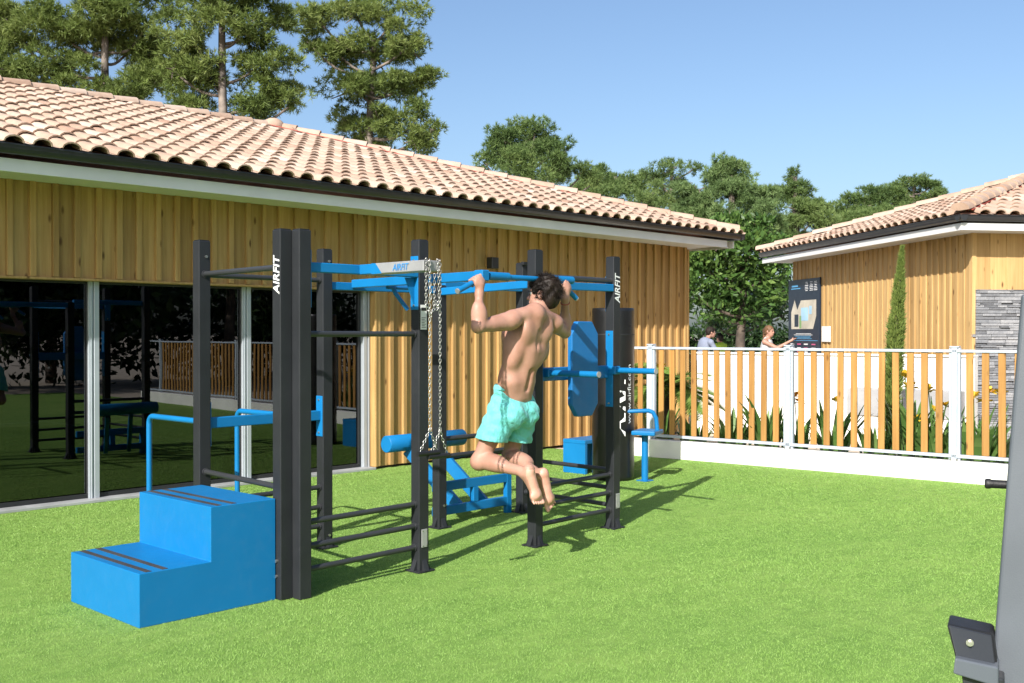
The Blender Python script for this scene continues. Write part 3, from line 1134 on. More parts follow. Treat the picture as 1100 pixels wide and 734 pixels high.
# ------------------------------------------------------------------ chains with trapeze handles
def link_ring(mb, c, axis_long, axis_side, L=0.0135, W=0.0068, wr=0.0024, rnd=0.5):
    c, a, s = Vector(c), Vector(axis_long).normalized(), Vector(axis_side).normalized()
    n = a.cross(s).normalized()
    pts = []
    for j in range(10):
        t = 2 * PI * j / 10
        pts.append(c + a * math.cos(t) * L + s * math.copysign(abs(math.sin(t)) ** 0.75, math.sin(t)) * W)
    vs, fs = [], []
    q = 5
    for j, p in enumerate(pts):
        tng = (pts[(j + 1) % 10] - pts[j - 1]).normalized()
        b1 = n
        b2 = tng.cross(n)
        for i in range(q):
            w = 2 * PI * i / q
            vs.append(p + (b1 * math.cos(w) + b2 * math.sin(w)) * wr)
    for j in range(10):
        for i in range(q):
            fs.append((j * q + i, j * q + (i + 1) % q, ((j + 1) % 10) * q + (i + 1) % q, ((j + 1) % 10) * q + i))
    mb.add(vs, fs, rnd, True)


def chain_path(mb, pts, pitch=0.0212, phase=0):
    pts = [Vector(p) for p in pts]
    carry, k_ = 0.0, phase
    for a, b in zip(pts[:-1], pts[1:]):
        t = b - a
        L = t.length
        t.normalize()
        s0 = t.cross(Vector((0.7, 0.7, 0.13))).normalized()
        s1 = t.cross(s0)
        u_ = carry
        while u_ < L:
            link_ring(mb, a + t * u_, t, s0 if k_ % 2 else s1)
            u_ += pitch
            k_ += 1
        carry = u_ - L


def chain_handle(cx, cy, apexz, hz, half, label, extra):
    t = thing('chain_handle', label, 'chain', (cx, cy, ZB), 'chains with trapeze handles hanging from the grey arm')
    mb = MB()
    w = HX1 - HX0
    chain_path(mb, [(cx, cy, ZB + 0.03), (cx, cy, apexz)])
    hx = cx - 0.012
    chain_path(mb, [(cx, cy, apexz), (hx - half, cy, hz)], 0.0212, 1)
    chain_path(mb, [(cx, cy, apexz), (hx + half, cy, hz)], 0.0212, 0)
    for path in extra:
        chain_path(mb, path, 0.0212, 1)
    mb.build('chain', M['steel'], t)
    mb = MB()
    mb.tube([(hx - half - 0.012, cy, hz), (hx + half + 0.012, cy, hz)], 0.016, 14)
    mb.build('handle', M['rubber'], t)


ytip = HY1 - 0.012
chain_handle(4.375, ytip, 1.06, 0.915, 0.075, 'steel chain with trapeze handle, doubled over at its top, left one of the pair',
             [[(4.345, ytip, ZB + 0.03), (4.345, ytip, 1.82), (4.37, ytip - 0.01, 1.76), (4.40, ytip - 0.01, 1.80), (4.405, ytip - 0.01, 2.02)],
              [(4.36, ytip - 0.012, 2.08), (4.365, ytip - 0.02, 1.85)]])
chain_handle(4.460, ytip, 1.045, 0.89, 0.075, 'steel chain with trapeze handle hanging in a single strand, nearer the man',
             [[(4.44, ytip, ZB + 0.03), (4.445, ytip - 0.01, 1.85), (4.425, ytip - 0.01, 1.80), (4.41, ytip - 0.01, 1.86)]])
# loop over the beam end
# ------------------------------------------------------------------ sit-up bench
bn = thing('sit_up_bench', 'low blue sit-up bench with long roller pad behind the middle posts', 'bench', (6.6, 6.8, 0))
yb = 6.79
for z in (0.325, 0.115):
    mb = MB()
    mb.beam((6.13, yb, z), (7.06, yb, z), 0.045, 0.078, 0.004)
    mb.build('rail', M['blue'], bn)
for xx, z0, z1 in ((7.045, 0.0, 0.364), (6.62, 0.154, 0.286)):
    mb = MB()
    mb.box((xx, yb, (z0 + z1) / 2), (0.062, 0.05, z1 - z0), None, 0.004)
    mb.build('upright', M['blue'], bn)
mb = MB()
for xx in (6.30, 6.62):
    mb.beam((xx, 7.32, 0.60), (xx + 0.2, 6.85, 0.09), 0.05, 0.11, 0.004)
mb.build('sloping_leg', M['blue'], bn)
mb = MB()
mb.tube([(6.045, 7.32, 0.665), (6.05, 7.32, 0.665), (6.97, 7.32, 0.665), (6.975, 7.32, 0.665)], [0.070, 0.076, 0.076, 0.070], 28)
mb.build('roller_pad', M['blue'], bn)

# ------------------------------------------------------------------ boxing bag
BC = Vector((9.505, 7.50, 0))
BR = 0.238
bag = thing('boxing_bag', 'tall black freestanding boxing bag with white lettering beside the rig', 'boxing bag', BC)
prof = [(0.0, 0.0), (BR - 0.03, 0.0), (BR - 0.006, 0.012), (BR, 0.05), (BR, 0.10)]
prof += [(BR + 0.002 * math.sin(i * 1.7), 0.10 + i * 0.095) for i in range(1, 18)]
prof += [(BR, 1.89), (BR - 0.002, 1.922), (BR - 0.010, 1.932), (0.0, 1.935)]


def lathe(mb, c, prof, seg=40):
    vs, fs = [], []
    for r_, z in prof:
        for j in range(seg):
            a = 2 * PI * j / seg
            vs.append((c.x + r_ * math.cos(a), c.y + r_ * math.sin(a), c.z + z))
    for i in range(len(prof) - 1):
        for j in range(seg):
            fs.append((i * seg + j, i * seg + (j + 1) % seg, (i + 1) * seg + (j + 1) % seg, (i + 1) * seg + j))
    mb.add(vs, fs, 0.5, True)


mb = MB()
lathe(mb, BC, prof)
mb.build('cover', M['bag'], bag)
mb = MB()
lathe(mb, BC, [(BR + 0.0005, 1.625), (BR + 0.0025, 1.627), (BR + 0.0025, 1.640), (BR + 0.0005, 1.642)])
mb.build('strap', M['rubber'], bag)
TO_CAM = math.atan2(-BC.y, -BC.x)


def bag_wrap(th0, zc):
    def w(a, b):      # a runs up the bag, b runs round it
        th = th0 - b / BR
        return Vector((BC.x + (BR + 0.0035) * math.cos(th), BC.y + (BR + 0.0035) * math.sin(th), zc + a))
    return w


letters('lettering', 'AIRFIT', (0, 0, 0), (1, 0, 0), (0, 1, 0), 0.86, 0.22, M['white_ink'], bag, 0.035, 0.2, bag_wrap(TO_CAM + 0.14, 0.93))
letters('lettering', 'www.airfit.com', (0, 0, 0), (1, 0, 0), (0, 1, 0), 0.66, 0.055, M['white_ink'], bag, 0.004, 0.0, bag_wrap(TO_CAM + 0.84, 0.97))

# ------------------------------------------------------------------ blue exercise seat and low bench beyond the bag
se = thing('exercise_stool', 'small blue seat with tubular backrest on a single post behind the boxing bag', 'seat', (9.606, 7.127, 0))
sx, sy = 9.62, 7.14
mb = MB()
mb.tube([(sx, sy, 0), (sx, sy, 0.52)], 0.038, 16)
mb.build('post', M['blue'], se)
mb = MB()
mb.box((sx, sy, 0.006), (0.14, 0.14, 0.012), None, 0.003)
mb.build('base_plate', M['blue'], se)
mb = MB()
mb.box((sx + 0.02, sy - 0.02, 0.545), (0.36, 0.27, 0.05), Matrix.Rotation(R(20), 3, 'Z'), 0.012, 0.5, 2)
mb.build('seat', M['blue'], se)
mb = MB()
lat0 = Vector((RGT[0], RGT[1], 0))
q0 = Vector((sx, sy, 0)) + lat0 * 0.14
mb.tube([q0 + Vector((0, 0, 0.56)), q0 - lat0 * 0.015 + Vector((0, 0, 0.70)), q0 - lat0 * 0.05 + Vector((0, 0, 0.765)), q0 - lat0 * 0.10 + Vector((0, 0, 0.785)), q0 - lat0 * 0.36 + Vector((0, 0, 0.775)),
         q0 - lat0 * 0.40 + Vector((0, 0, 0.72)), q0 - lat0 * 0.41 + Vector((0, 0, 0.56))], 0.024, 12)
mb.build('backrest', M['blue'], se)
lb = thing('step_bench', 'low angular blue bench with open front, just left of the boxing bag base', 'bench', (9.6, 8.28, 0))
mb = MB()
mb.box((9.92, 8.13, 0.375), (0.72, 0.34, 0.045), None, 0.005)
mb.build('top', M['blue'], lb)
for xx in (9.585, 10.255):
    mb = MB()
    mb.box((xx, 8.13, 0.176), (0.045, 0.34, 0.352), None, 0.004)
    mb.build('side_panel', M['blue'], lb)
mb = MB()
mb.box((9.92, 8.29, 0.176), (0.62, 0.03, 0.352), None, 0.003)
mb.build('back_panel', M['blue_pad'], lb)

# ------------------------------------------------------------------ foreground machine at the right edge
mc = thing('exercise_machine', 'slate grey slanted steel column of an exercise machine at the right edge', 'gym machine', (0, 0, 0))
MD = 1.85
top = at_depth(1097, 316, MD)
bot = at_depth(1066, 734, MD)
fo = (top - Vector((0, 0, CAM_H)))
fo.z = 0
fo.normalize()
rt = Vector((fo.y, -fo.x, 0))
ax = (top - bot).normalized()
base = bot + ax * (-(bot.z) / ax.z)
mc.location = base
W_, T_ = 0.13, 0.09
rotc = Matrix((rt, fo, Vector((0, 0, 1)))).transposed()
mb = MB()
vs = []
for e in (base, top):
    for a, b in ((0, 0), (W_, 0), (W_, T_), (0, T_)):
        vs.append(e + rt * a + fo * b)
bm = bmesh.new()
bv = [bm.verts.new(p) for p in vs]
for f in ((3, 2, 1, 0), (4, 5, 6, 7), (0, 1, 5, 4), (1, 2, 6, 5), (2, 3, 7, 6), (3, 0, 4, 7)):
    bm.faces.new([bv[i] for i in f])
bmesh.ops.bevel(bm, geom=list(bm.edges), offset=0.006, segments=3, profile=0.5, affect='EDGES')
mb.bm(bm)
mb.build('column', M['machine'], mc)
mb = MB()
mb.box(base + rt * 0.065 + fo * 0.045 + Vector((0, 0, 0.008)), (0.30, 0.26, 0.016), rotc, 0.004)
mb.build('base_plate', M['machine'], mc)
hd = at_depth(1083, 521, MD + 0.05)
mb = MB()
mb.tube([hd + rt * 0.02, hd - rt * 0.026, hd - rt * 0.029, hd - rt * 0.035, hd - rt * 0.0375], [0.0076, 0.0076, 0.0090, 0.0090, 0.0070], 18)
mb.build('handle', M['rubber'], mc)


def slab(name, quad, d_, back, mat, bev=0.003):
    """flat piece with the given outline, extruded away along fo"""
    bm = bmesh.new()
    vv = [bm.verts.new(at_depth(x, y, d_ + dd)) for x, y, dd in quad]
    fc = bm.faces.new(vv)
    r = bmesh.ops.extrude_face_region(bm, geom=[fc])
    bmesh.ops.translate(bm, verts=[g for g in r['geom'] if isinstance(g, bmesh.types.BMVert)], vec=fo * back)
    bmesh.ops.recalc_face_normals(bm, faces=bm.faces)
    bmesh.ops.bevel(bm, geom=list(bm.edges), offset=bev, segments=3, profile=0.5, affect='EDGES')
    mb = MB()
    mb.bm(bm)
    return mb.build(name, mat, mc)


PD = MD - 0.05
slab('bracket', [(1020.5, 673, 0.02), (1066, 684, 0.02), (1071, 722, 0), (1030, 713, 0)], PD, 0.005, M['machine_dark'], 0.0012)
slab('pad', [(1017.5, 671, 0.026), (1068, 682, 0.026), (1074, 724, 0.006), (1029, 714, 0.006)], PD, 0.075, M['rubber'], 0.006)
slab('lower_bracket', [(1027, 708, -0.012), (1074, 718, -0.012), (1074, 740, -0.012), (1025, 725, -0.012)], PD, 0.06, M['machine'], 0.003)
slab('support', [(1034, 724, 0.004), (1080, 730, 0.004), (1082, 790, 0.004), (1040, 780, 0.004)], PD, 0.05, M['machine_dark'], 0.004)
mb = MB()
c_ = at_depth(1043, 691, PD + 0.012)
nn = (Vector((0, 0, CAM_H)) - c_)
nn.z = 0
nn.normalize()
mb.tube([c_, c_ + nn * 0.004], 0.0062, 14)
mb.tube([c_ + nn * 0.004, c_ + nn * 0.011], 0.0038, 8)
mb.build('bolt', M['steel'], mc)

# ------------------------------------------------------------------ fence on its white plinth wall
S0, S1 = -0.62, 13.0
pw = thing('plinth_wall', 'low white rendered plinth wall carrying the slatted fence', 'wall', fpt(0, 0, 0))
mb = MB()
p, q = fpt(S0, 0.09), fpt(S1, 0.09)
mb.beam((p.x, p.y, 0.118), (q.x, q.y, 0.118), 0.18, 0.236, 0.006)
mb.build('wall_face', M['white_wall'], pw)
fn = thing('slatted_fence', 'open fence of wooden slats between pale metal posts on the white plinth', 'fence', fpt(0, 0.09, 0.236))
POSTS = [0.205 - 1.95 * 1, 0.205, 2.155, 4.11, 6.07, 8.03, 9.99, 11.95]
POSTS = [s for s in POSTS if s > S0]
fang = math.atan2(FD.y, FD.x)
frot = Matrix.Rotation(fang, 3, 'Z')
for s in POSTS:
    mb = MB()
    c = fpt(s, 0.09)
    mb.box((c.x, c.y, 0.86), (0.060, 0.075, 1.27), frot, 0.004)
    for o_ in (-0.045, 0.045):
        c2 = fpt(s + o_, 0.095)
        mb.box((c2.x, c2.y, 0.86), (0.030, 0.055, 1.25), frot, 0.003)
    c3 = fpt(s, 0.09)
    mb.box((c3.x, c3.y, 1.498), (0.10, 0.085, 0.016), frot, 0.003)
    o = mb.build('post', M['alu_white'], fn)
    mb = MB()
    for o_ in (-0.035, 0.035):
        c2 = fpt(s + o_, 0.045)
        mb.box((c2.x, c2.y, 0.25), (0.02, 0.02, 0.02), frot, 0.003)
    mb.build('bolt', M['steel'], o)
for z, h in ((1.452, 0.032), (0.288, 0.036)):
    mb = MB()
    p, q = fpt(S0, 0.075), fpt(S1, 0.075)
    mb.beam((p.x, p.y, z), (q.x, q.y, z), 0.045, h, 0.003)
    mb.build('rail', M['alu_white'], fn)
slat_s = []
allp = [POSTS[0] - 1.95] + POSTS
for a, b in zip(allp[:-1], allp[1:]):
    for j in range(11):
        s = a + (b - a) * (j + 1.0) / 12.0
        if S0 < s < 12:
            slat_s.append(s)
for s in slat_s[:98]:
    mb = MB()
    c = fpt(s + random.uniform(-.004, .004), 0.080)
    mb.box((c.x, c.y, 0.871), (0.075, 0.022, 1.128), frot @ Matrix.Rotation(random.uniform(-.006, .006), 3, 'Y'), 0.003, random.random())
    mb.build('slat', M['slat'], fn)

# ------------------------------------------------------------------ right building
UA = Vector((0.611, 0.7916, 0)).normalized()     # along facade A, away
NA = Vector((-UA.y, UA.x, 0))                    # outward of facade A
NB = -UA                                         # outward of facade B
UB = -NA                                         # along facade B, to the right
OV = 0.52
G0 = Vector((14.70, 5.62, 0))
LA = 7.25
LB = 7.25
rb = thing('timber_pavilion', 'smaller timber clad building with hipped terracotta roof beyond the fence', 'building', G0 + UB * OV + UA * OV)
W0 = G0 + UB * OV + UA * OV
WL = W0 + UA * (LA - 2 * OV)
WR = W0 + UB * (LB - 2 * OV)
mb = MB()
cladding(mb, (WL.x, WL.y), (W0.x, W0.y), 0.0, 3.09, (NA.x, NA.y), 0.17, 0.045, 0.014, 21)
cladding(mb, (W0.x, W0.y), (WR.x, WR.y), 2.27, 3.09, (NB.x, NB.y), 0.26, 0.012, 0.008, 22)
c = W0 + UA * 0.012 + UB * 0.012
ra = math.atan2(UA.y, UA.x)
mb.box((c.x, c.y, 1.54), (0.05, 0.05, 3.08), Matrix.Rotation(ra, 3, 'Z'), 0.004, 0.7)
# back walls
cladding(mb, ((WL + UB * (LB - 2 * OV)).x, (WL + UB * (LB - 2 * OV)).y), (WL.x, WL.y), 0.0, 3.09, (UA.x, UA.y), 0.3, 0.04, 0.02, 23)
cladding(mb, (WR.x, WR.y), ((WL + UB * (LB - 2 * OV)).x, (WL + UB * (LB - 2 * OV)).y), 0.0, 3.09, (UB.x, UB.y), 0.3, 0.04, 0.02, 24)
mb.build('wall', M['cladding2'], rb)
# ledger stone on facade B
mb = MB()
rr = random.Random(5)
z = 0.0
rotB = Matrix.Rotation(math.atan2(UB.y, UB.x), 3, 'Z')
while z < 2.26:
    h = rr.choice([0.030, 0.038, 0.05])
    h = min(h, 2.268 - z)
    s = 0.03 - rr.uniform(0, 0.2)
    while s < 3.2:
        w = rr.uniform(0.08, 0.32)
        dpt = rr.uniform(0.03, 0.065)
        a, b = max(s, 0.03), s + w
        c = W0 + UB * ((a + b) / 2) + NB * (dpt / 2 - 0.01)
        mb.box((c.x, c.y, z + h / 2), (b - a - 0.004, dpt, h - 0.004), rotB, 0.004, rr.random())
        s += w
    z += h
mb.build('stone_cladding', M['stone'], rb)
mb = MB()
c = W0 + UB * 3.4 + UA * 0.05
mb.box((c.x, c.y, 1.13), (6.2, 0.06, 2.27), rotB)
mb.build('backing_wall', M['grey_conc'], rb)
# eaves
GA0, GA1, GB1 = G0, G0 + UA * LA, G0 + UB * LB
mb = MB()
for a, b, out in ((GA0, GA1, NA), (GA0, GB1, NB)):
    i0, i1 = a - out * 0.10, b - out * 0.10
    d_ = (b - a).normalized()
    i0 = i0 + d_ * 0.10
    mb.beam((i0.x, i0.y, 3.115), (i1.x, i1.y, 3.115), 0.024, 0.10, 0.002)
mb.build('fascia', M['fascia'], rb)
mb = MB()
far = G0 + UA * LA + UB * LB
ins = 0.11
pp = [G0 + UA * ins + UB * ins, G0 + UA * (LA - ins) + UB * ins, G0 + UA * (LA - ins) + UB * (LB - ins), G0 + UA * ins + UB * (LB - ins)]
mb.prism([(p.x, p.y) for p in pp], 3.07, 3.084)
mb.build('soffit', M['soffit'], rb)
mb = MB()
mb.add(*gutter_profile((GA0 - NB * 0 + Vector((0, 0, 3.272))), (GA1 + Vector((0, 0, 3.272))), NA))
mb.add(*gutter_profile((GA0 + NA * 0 + Vector((0, 0, 3.271))), (GB1 + Vector((0, 0, 3.271))), NB))
mb.build('gutter', M['gutter'], rb)
RB_RISE = 0.30
half = LA / 2
ap = G0 + UA * half + UB * half + Vector((0, 0, 3.28 + half * RB_RISE))
slB = math.hypot(half, half * RB_RISE)
mb, ub = MB(), MB()
E0 = G0 + Vector((0, 0, 3.28)) + (UA + UB) * 0.03
upA = (UB * half + Vector((0, 0, half * RB_RISE))).normalized()
upB = (UA * half + Vector((0, 0, half * RB_RISE))).normalized()
ins_f = lambda x, y: y * (half / slB) < x < LA - y * (half / slB)
tile_slope(mb, ub, E0, UA, upA, LA, slB, ins_f, 0.22, 0.33, 31)
tile_slope(mb, ub, E0, UB, upB, LB, slB, ins_f, 0.22, 0.33, 32)
mb.build('roof_tiles', M['tile'], rb, fix=False)
q = [G0, GA1, far, GB1]
q = [p + Vector((0, 0, 3.268)) for p in q]
for i in range(4):
    ub.add([q[i], q[(i + 1) % 4], ap - Vector((0, 0, 0.012))], [(0, 1, 2)])
ub.build('roof', M['tile_under'], rb)
mb = MB()
cap_row(mb, q[0] + Vector((0, 0, 0.05)), ap + Vector((0, 0, 0.03)), 0.115, 3)
cap_row(mb, q[1] + Vector((0, 0, 0.05)), ap + Vector((0, 0, 0.03)), 0.115, 4)
cap_row(mb, q[3] + Vector((0, 0, 0.05)), ap + Vector((0, 0, 0.03)), 0.115, 5)
mb.build('ridge_cap', M['tile'], rb)
mb = MB()
h0 = q[0] + (ap - q[0]) * 0.015
mb.beam(h0 + UB * 0.12 + Vector((0, 0, 0.055)), ap + UB * 0.1 + Vector((0, 0, 0.02)), 0.10, 0.012, 0)
mb.beam(q[1] + UB * 0.12 - UA * 0.2 + Vector((0, 0, 0.06)), ap + Vector((0, 0, 0.02)) - UA * 0.1, 0.10, 0.012, 0)
mb.build('hip_flashing', M['red'], rb)


# information board on facade A
def facA(px, off=0.0):
    """point on facade A plane seen at photo column px -> distance along UA from W0"""
    r_ = (px - 550) / F_PX
    o3 = W0 + NA * off
    a = o3.x * RGT[0] + o3.y * RGT[1] - r_ * depth_of(o3.x, o3.y)
    b = UA.x * RGT[0] + UA.y * RGT[1] - r_ * (UA.x * FWD[0] + UA.y * FWD[1])
    return -a / b


sa, sb_ = facA(882), facA(848.5)
smid = (sa + sb_) / 2
bw_ = sb_ - sa
dmid = depth_of(*(W0 + UA * smid)[:2])
zt, zb = CAM_H + (358 - 300) / F_PX * dmid, CAM_H + (358 - 377) / F_PX * dmid - 0.12
ib = thing('information_board', 'tall navy information board with a site map on the far end of the pavilion wall', 'sign', W0 + UA * smid)
rotA = Matrix((-UA, NA, Vector((0, 0, 1)))).transposed()


def on_board(x, z, w, h, mat, name, parent, lift, poly=None):
    """x, z from board centre as seen from the front"""
    mb = MB()
    zc = (zt + zb) / 2
    c = W0 + UA * smid + NA * (0.03 + lift) - UA * x + Vector((0, 0, zc + z))
    if poly:
        mb.extrude([W0 + UA * smid + NA * (0.03 + lift) - UA * (x + a) + Vector((0, 0, zc + z + b)) for a, b in poly], NA * 0.001)
    else:
        mb.box(c, (w, 0.002, h), rotA)
    return mb.build(name, mat, parent)


bh_ = zt - zb
mb = MB()
c = W0 + UA * smid + NA * 0.015
mb.box((c.x, c.y, (zt + zb) / 2), (bw_, 0.03, bh_), rotA, 0.003)
pnl = mb.build('panel', M['panel'], ib)
mw, mh = bw_ * 0.80, bh_ * 0.40
on_board(0.0, bh_ * 0.06, 0, 0, M['map_land'], 'site_map', ib, 0.002,
         [(-mw * .5, -mh * .5), (mw * .38, -mh * .5), (mw * .5, -mh * .1), (mw * .5, mh * .42), (-mw * .1, mh * .42), (-mw * .25, mh * .12), (-mw * .36, mh * .45), (-mw * .5, mh * .05)])
on_board(mw * .05, bh_ * 0.05, mw * .28, mh * .42, M['map_water'], 'map_pool', pnl, 0.005)
on_board(mw * .28, bh_ * 0.10, mw * .10, mh * .26, M['map_water'], 'map_pool', pnl, 0.005)
on_board(-mw * .28, -bh_ * 0.03, mw * .16, mh * .40, M['panel'], 'map_block', pnl, 0.005)
on_board(-mw * .12, -bh_ * 0.05, mw * .08, mh * .40, M['map_green'], 'map_green_area', pnl, 0.005)
rr = random.Random(9)
wl, cl_, pk = [], [], []
for i in range(5):
    on_board(bw_ * 0.0 + rr.uniform(-.02, .02), bh_ * (-0.20 - 0.016 * i), bw_ * rr.uniform(.4, .62), bh_ * 0.006, M['white_ink'] if i < 2 else M['map_cyan'], 'caption_line', pnl, 0.004)
for cx_ in (0.10, 0.25, 0.38):
    for i in range(6):
        on_board(bw_ * cx_, bh_ * (0.455 - 0.021 * i), bw_ * rr.uniform(.06, .12), bh_ * 0.008, M['white_ink'], 'caption_line', pnl, 0.004)
on_board(-bw_ * .28, bh_ * .42, bw_ * .2, bh_ * .025, M['map_cyan'], 'caption_line', pnl, 0.004)
on_board(-bw_ * .25, bh_ * .385, bw_ * .3, bh_ * .012, M['map_cyan'], 'caption_line', pnl, 0.004)
on_board(0, -bh_ * 0.288, bw_ * .9, bh_ * .006, M['map_cyan'], 'caption_line', pnl, 0.004)
for i, cx_ in enumerate((-0.36, -0.14, 0.08, 0.32)):
    for j in range(3):
        on_board(bw_ * cx_, bh_ * (-0.335 - 0.05 * j), bw_ * .12, bh_ * .016, M['map_pink'] if (i + j) % 2 else M['white_ink'], 'caption_line', pnl, 0.004)
# little white notice beside it
sn = facA(888.5)
dn = depth_of(*(W0 + UA * sn)[:2])
zn = CAM_H + (358 - 359) / F_PX * dn
nt = MB()
c = W0 + UA * sn + NA * 0.02
nt.box((c.x, c.y, zn), (bw_ * 0.24, 0.02, 0.29), rotA, 0.003)
no = nt.build('wall_box', M['fascia'], None)
tag(no, 'small white box on the pavilion wall right of the navy board', 'wall box')
for v_ in no.data.vertices:
    pass

# white garden wall diverging from the pavilion corner, with terrace behind
wa = W0 + NB * 0.12 + NA * 0.02
wb = Vector((15.02, 10.02, 0))
wdir = (wb - wa)
wdir.z = 0
wdir.normalize()
wnr = Vector((-wdir.y, wdir.x, 0))
gw = thing('garden_wall', 'long white rendered garden wall between the fence and the pavilion', 'wall', (wa.x, wa.y, 0))
mb = MB()
wc0, wc1 = wa, wb
mb.beam((wc0.x, wc0.y, 0.655), (wc1.x, wc1.y, 0.655), 0.18, 1.31, 0.006)
mb.build('wall_face', M['white_wall'], gw)
mb = MB()
mb.beam((wc0.x, wc0.y, 1.325), (wc1.x, wc1.y, 1.325), 0.24, 0.03, 0.004)
mb.build('coping', M['white_wall'], gw)
# grey block on a white base, standing in for a grey patch on the wall
rp = thing('grey_patch_block', 'low grey block for the grey patch on the white garden wall behind the cypress', 'low_block', at_depth(965, 470, 14.3))
rp.location.z = 0
mb = MB()
r0, r1 = wa + wdir * 0.12, wa + wdir * 1.70
tow = wnr if wnr.dot(-Vector((FWD[0], FWD[1], 0))) > 0 else -wnr
r0 = r0 + tow * 0.25
r1 = r1 + tow * 0.25
mb.beam((r0.x, r0.y, 0.64), (r1.x, r1.y, 0.64), 0.34, 0.40, 0.01)
mb.build('block', M['grey_conc'], rp)
mb = MB()
mb.beam((r0.x, r0.y, 0.215), (r1.x, r1.y, 0.215), 0.30, 0.45, 0.006)
mb.build('base', M['white_wall'], rp)

TERR = [wa, wb, wb + Vector((0.0, 12, 0)), wb + Vector((14, 22, 0)), W0 + UA * 18 + UB * 5]
sheet('terrace', [(p.x, p.y) for p in TERR], 0.06, M['cream_wall'])


# ------------------------------------------------------------------ vegetation
def vnoise(p, s, seed=0):
    """cheap smooth pseudo-noise in 0..1"""
    q = p * s
    a = np.sin(q[:, 0] * 1.7 + seed) * np.cos(q[:, 1] * 1.3 + seed * 2.1) + np.sin(q[:, 2] * 1.9 + seed * 0.7 + q[:, 0] * 0.6)
    b = np.sin(q[:, 0] * 3.9 + q[:, 1] * 2.7 + seed * 1.3) * 0.6 + np.cos(q[:, 2] * 4.3 - q[:, 1] * 3.1 + seed) * 0.5
    return 0.5 + (a + b) / 6.2


def tufts(centers, dirs, size, per, rng, w=0.07, spread=0.75):
    """needle tufts: each a spray of thin triangles"""
    n = len(centers)
    c = np.repeat(centers, per, 0)
    dd = np.repeat(dirs, per, 0) + rng.normal(0, spread, (n * per, 3))
    dd /= np.linalg.norm(dd, axis=1, keepdims=True) + 1e-9
    L = np.repeat(size, per) * rng.uniform(0.6, 1.15, n * per)
    side = np.cross(dd, rng.normal(0, 1, (n * per, 3)))
    side /= np.linalg.norm(side, axis=1, keepdims=True) + 1e-9
    wd = (L * w)[:, None]
    base = c + dd * (L * 0.12)[:, None]
    V = np.stack([base - side * wd, base + side * wd, c + dd * L[:, None]], 1).reshape(-1, 3)
    return V, np.arange(n * per * 3).reshape(-1, 3)


def leaves(centers, dirs, size, rng, spread=0.9):
    n = len(centers)
    dd = dirs + rng.normal(0, spread, (n, 3))
    dd /= np.linalg.norm(dd, axis=1, keepdims=True) + 1e-9
    side = np.cross(dd, rng.normal(0, 1, (n, 3)))
    side /= np.linalg.norm(side, axis=1, keepdims=True) + 1e-9
    s = (size * rng.uniform(0.6, 1.3, n))[:, None]
    V = np.stack([centers - dd * s, centers + side * s * 0.42, centers + dd * s, centers - side * s * 0.42], 1).reshape(-1, 3)
    return V, np.arange(n * 4).reshape(-1, 4)


def blob_points(blobs, per_m2, rng, gap=0.46, seed=0, ns=1.4):
    """points in the shells of ellipsoid blobs [(centre, (rx, ry, rz))]"""
    P_, D_ = [], []
    for c, r in blobs:
        r = np.array(r)
        area = 4 * PI * ((r[0] * r[1]) ** 1.6 + (r[0] * r[2]) ** 1.6 + (r[1] * r[2]) ** 1.6) ** (1 / 1.6) / 3 ** (1 / 1.6)
        n = int(area * per_m2)
        u = rng.normal(0, 1, (n, 3))
        u /= np.linalg.norm(u, axis=1, keepdims=True)
        rad = 1 - rng.random(n) ** 1.7 * 0.75
        bump_ = 1 + 0.28 * (vnoise(u, 3.1, seed + c[0]) - 0.5) * 2
        p = np.array(c) + u * r * (rad * bump_)[:, None]
        keep = (vnoise(p, ns, seed) > gap - 0.16) & (rng.random(n) < 0.35 + 0.9 * (u[:, 2] * 0.5 + 0.5))
        P_.append(p[keep])
        D_.append(u[keep])
    return np.concatenate(P_), np.concatenate(D_)


def limb(mb, a, b, r0, r1, rng, bow=0.15):
    a, b = Vector(a), Vector(b)
    L = (b - a).length
    pts, rs = [], []
    j1 = Vector(rng.normal(0, 1, 3)) * L * 0.05
    for i in range(6):
        t = i / 5
        p = a.lerp(b, t) + j1 * math.sin(PI * t) + Vector((0, 0, -bow * L * math.sin(PI * t)))
        pts.append(p)
        rs.append(r0 + (r1 - r0) * t)
    mb.tube(pts, rs, 7, True)


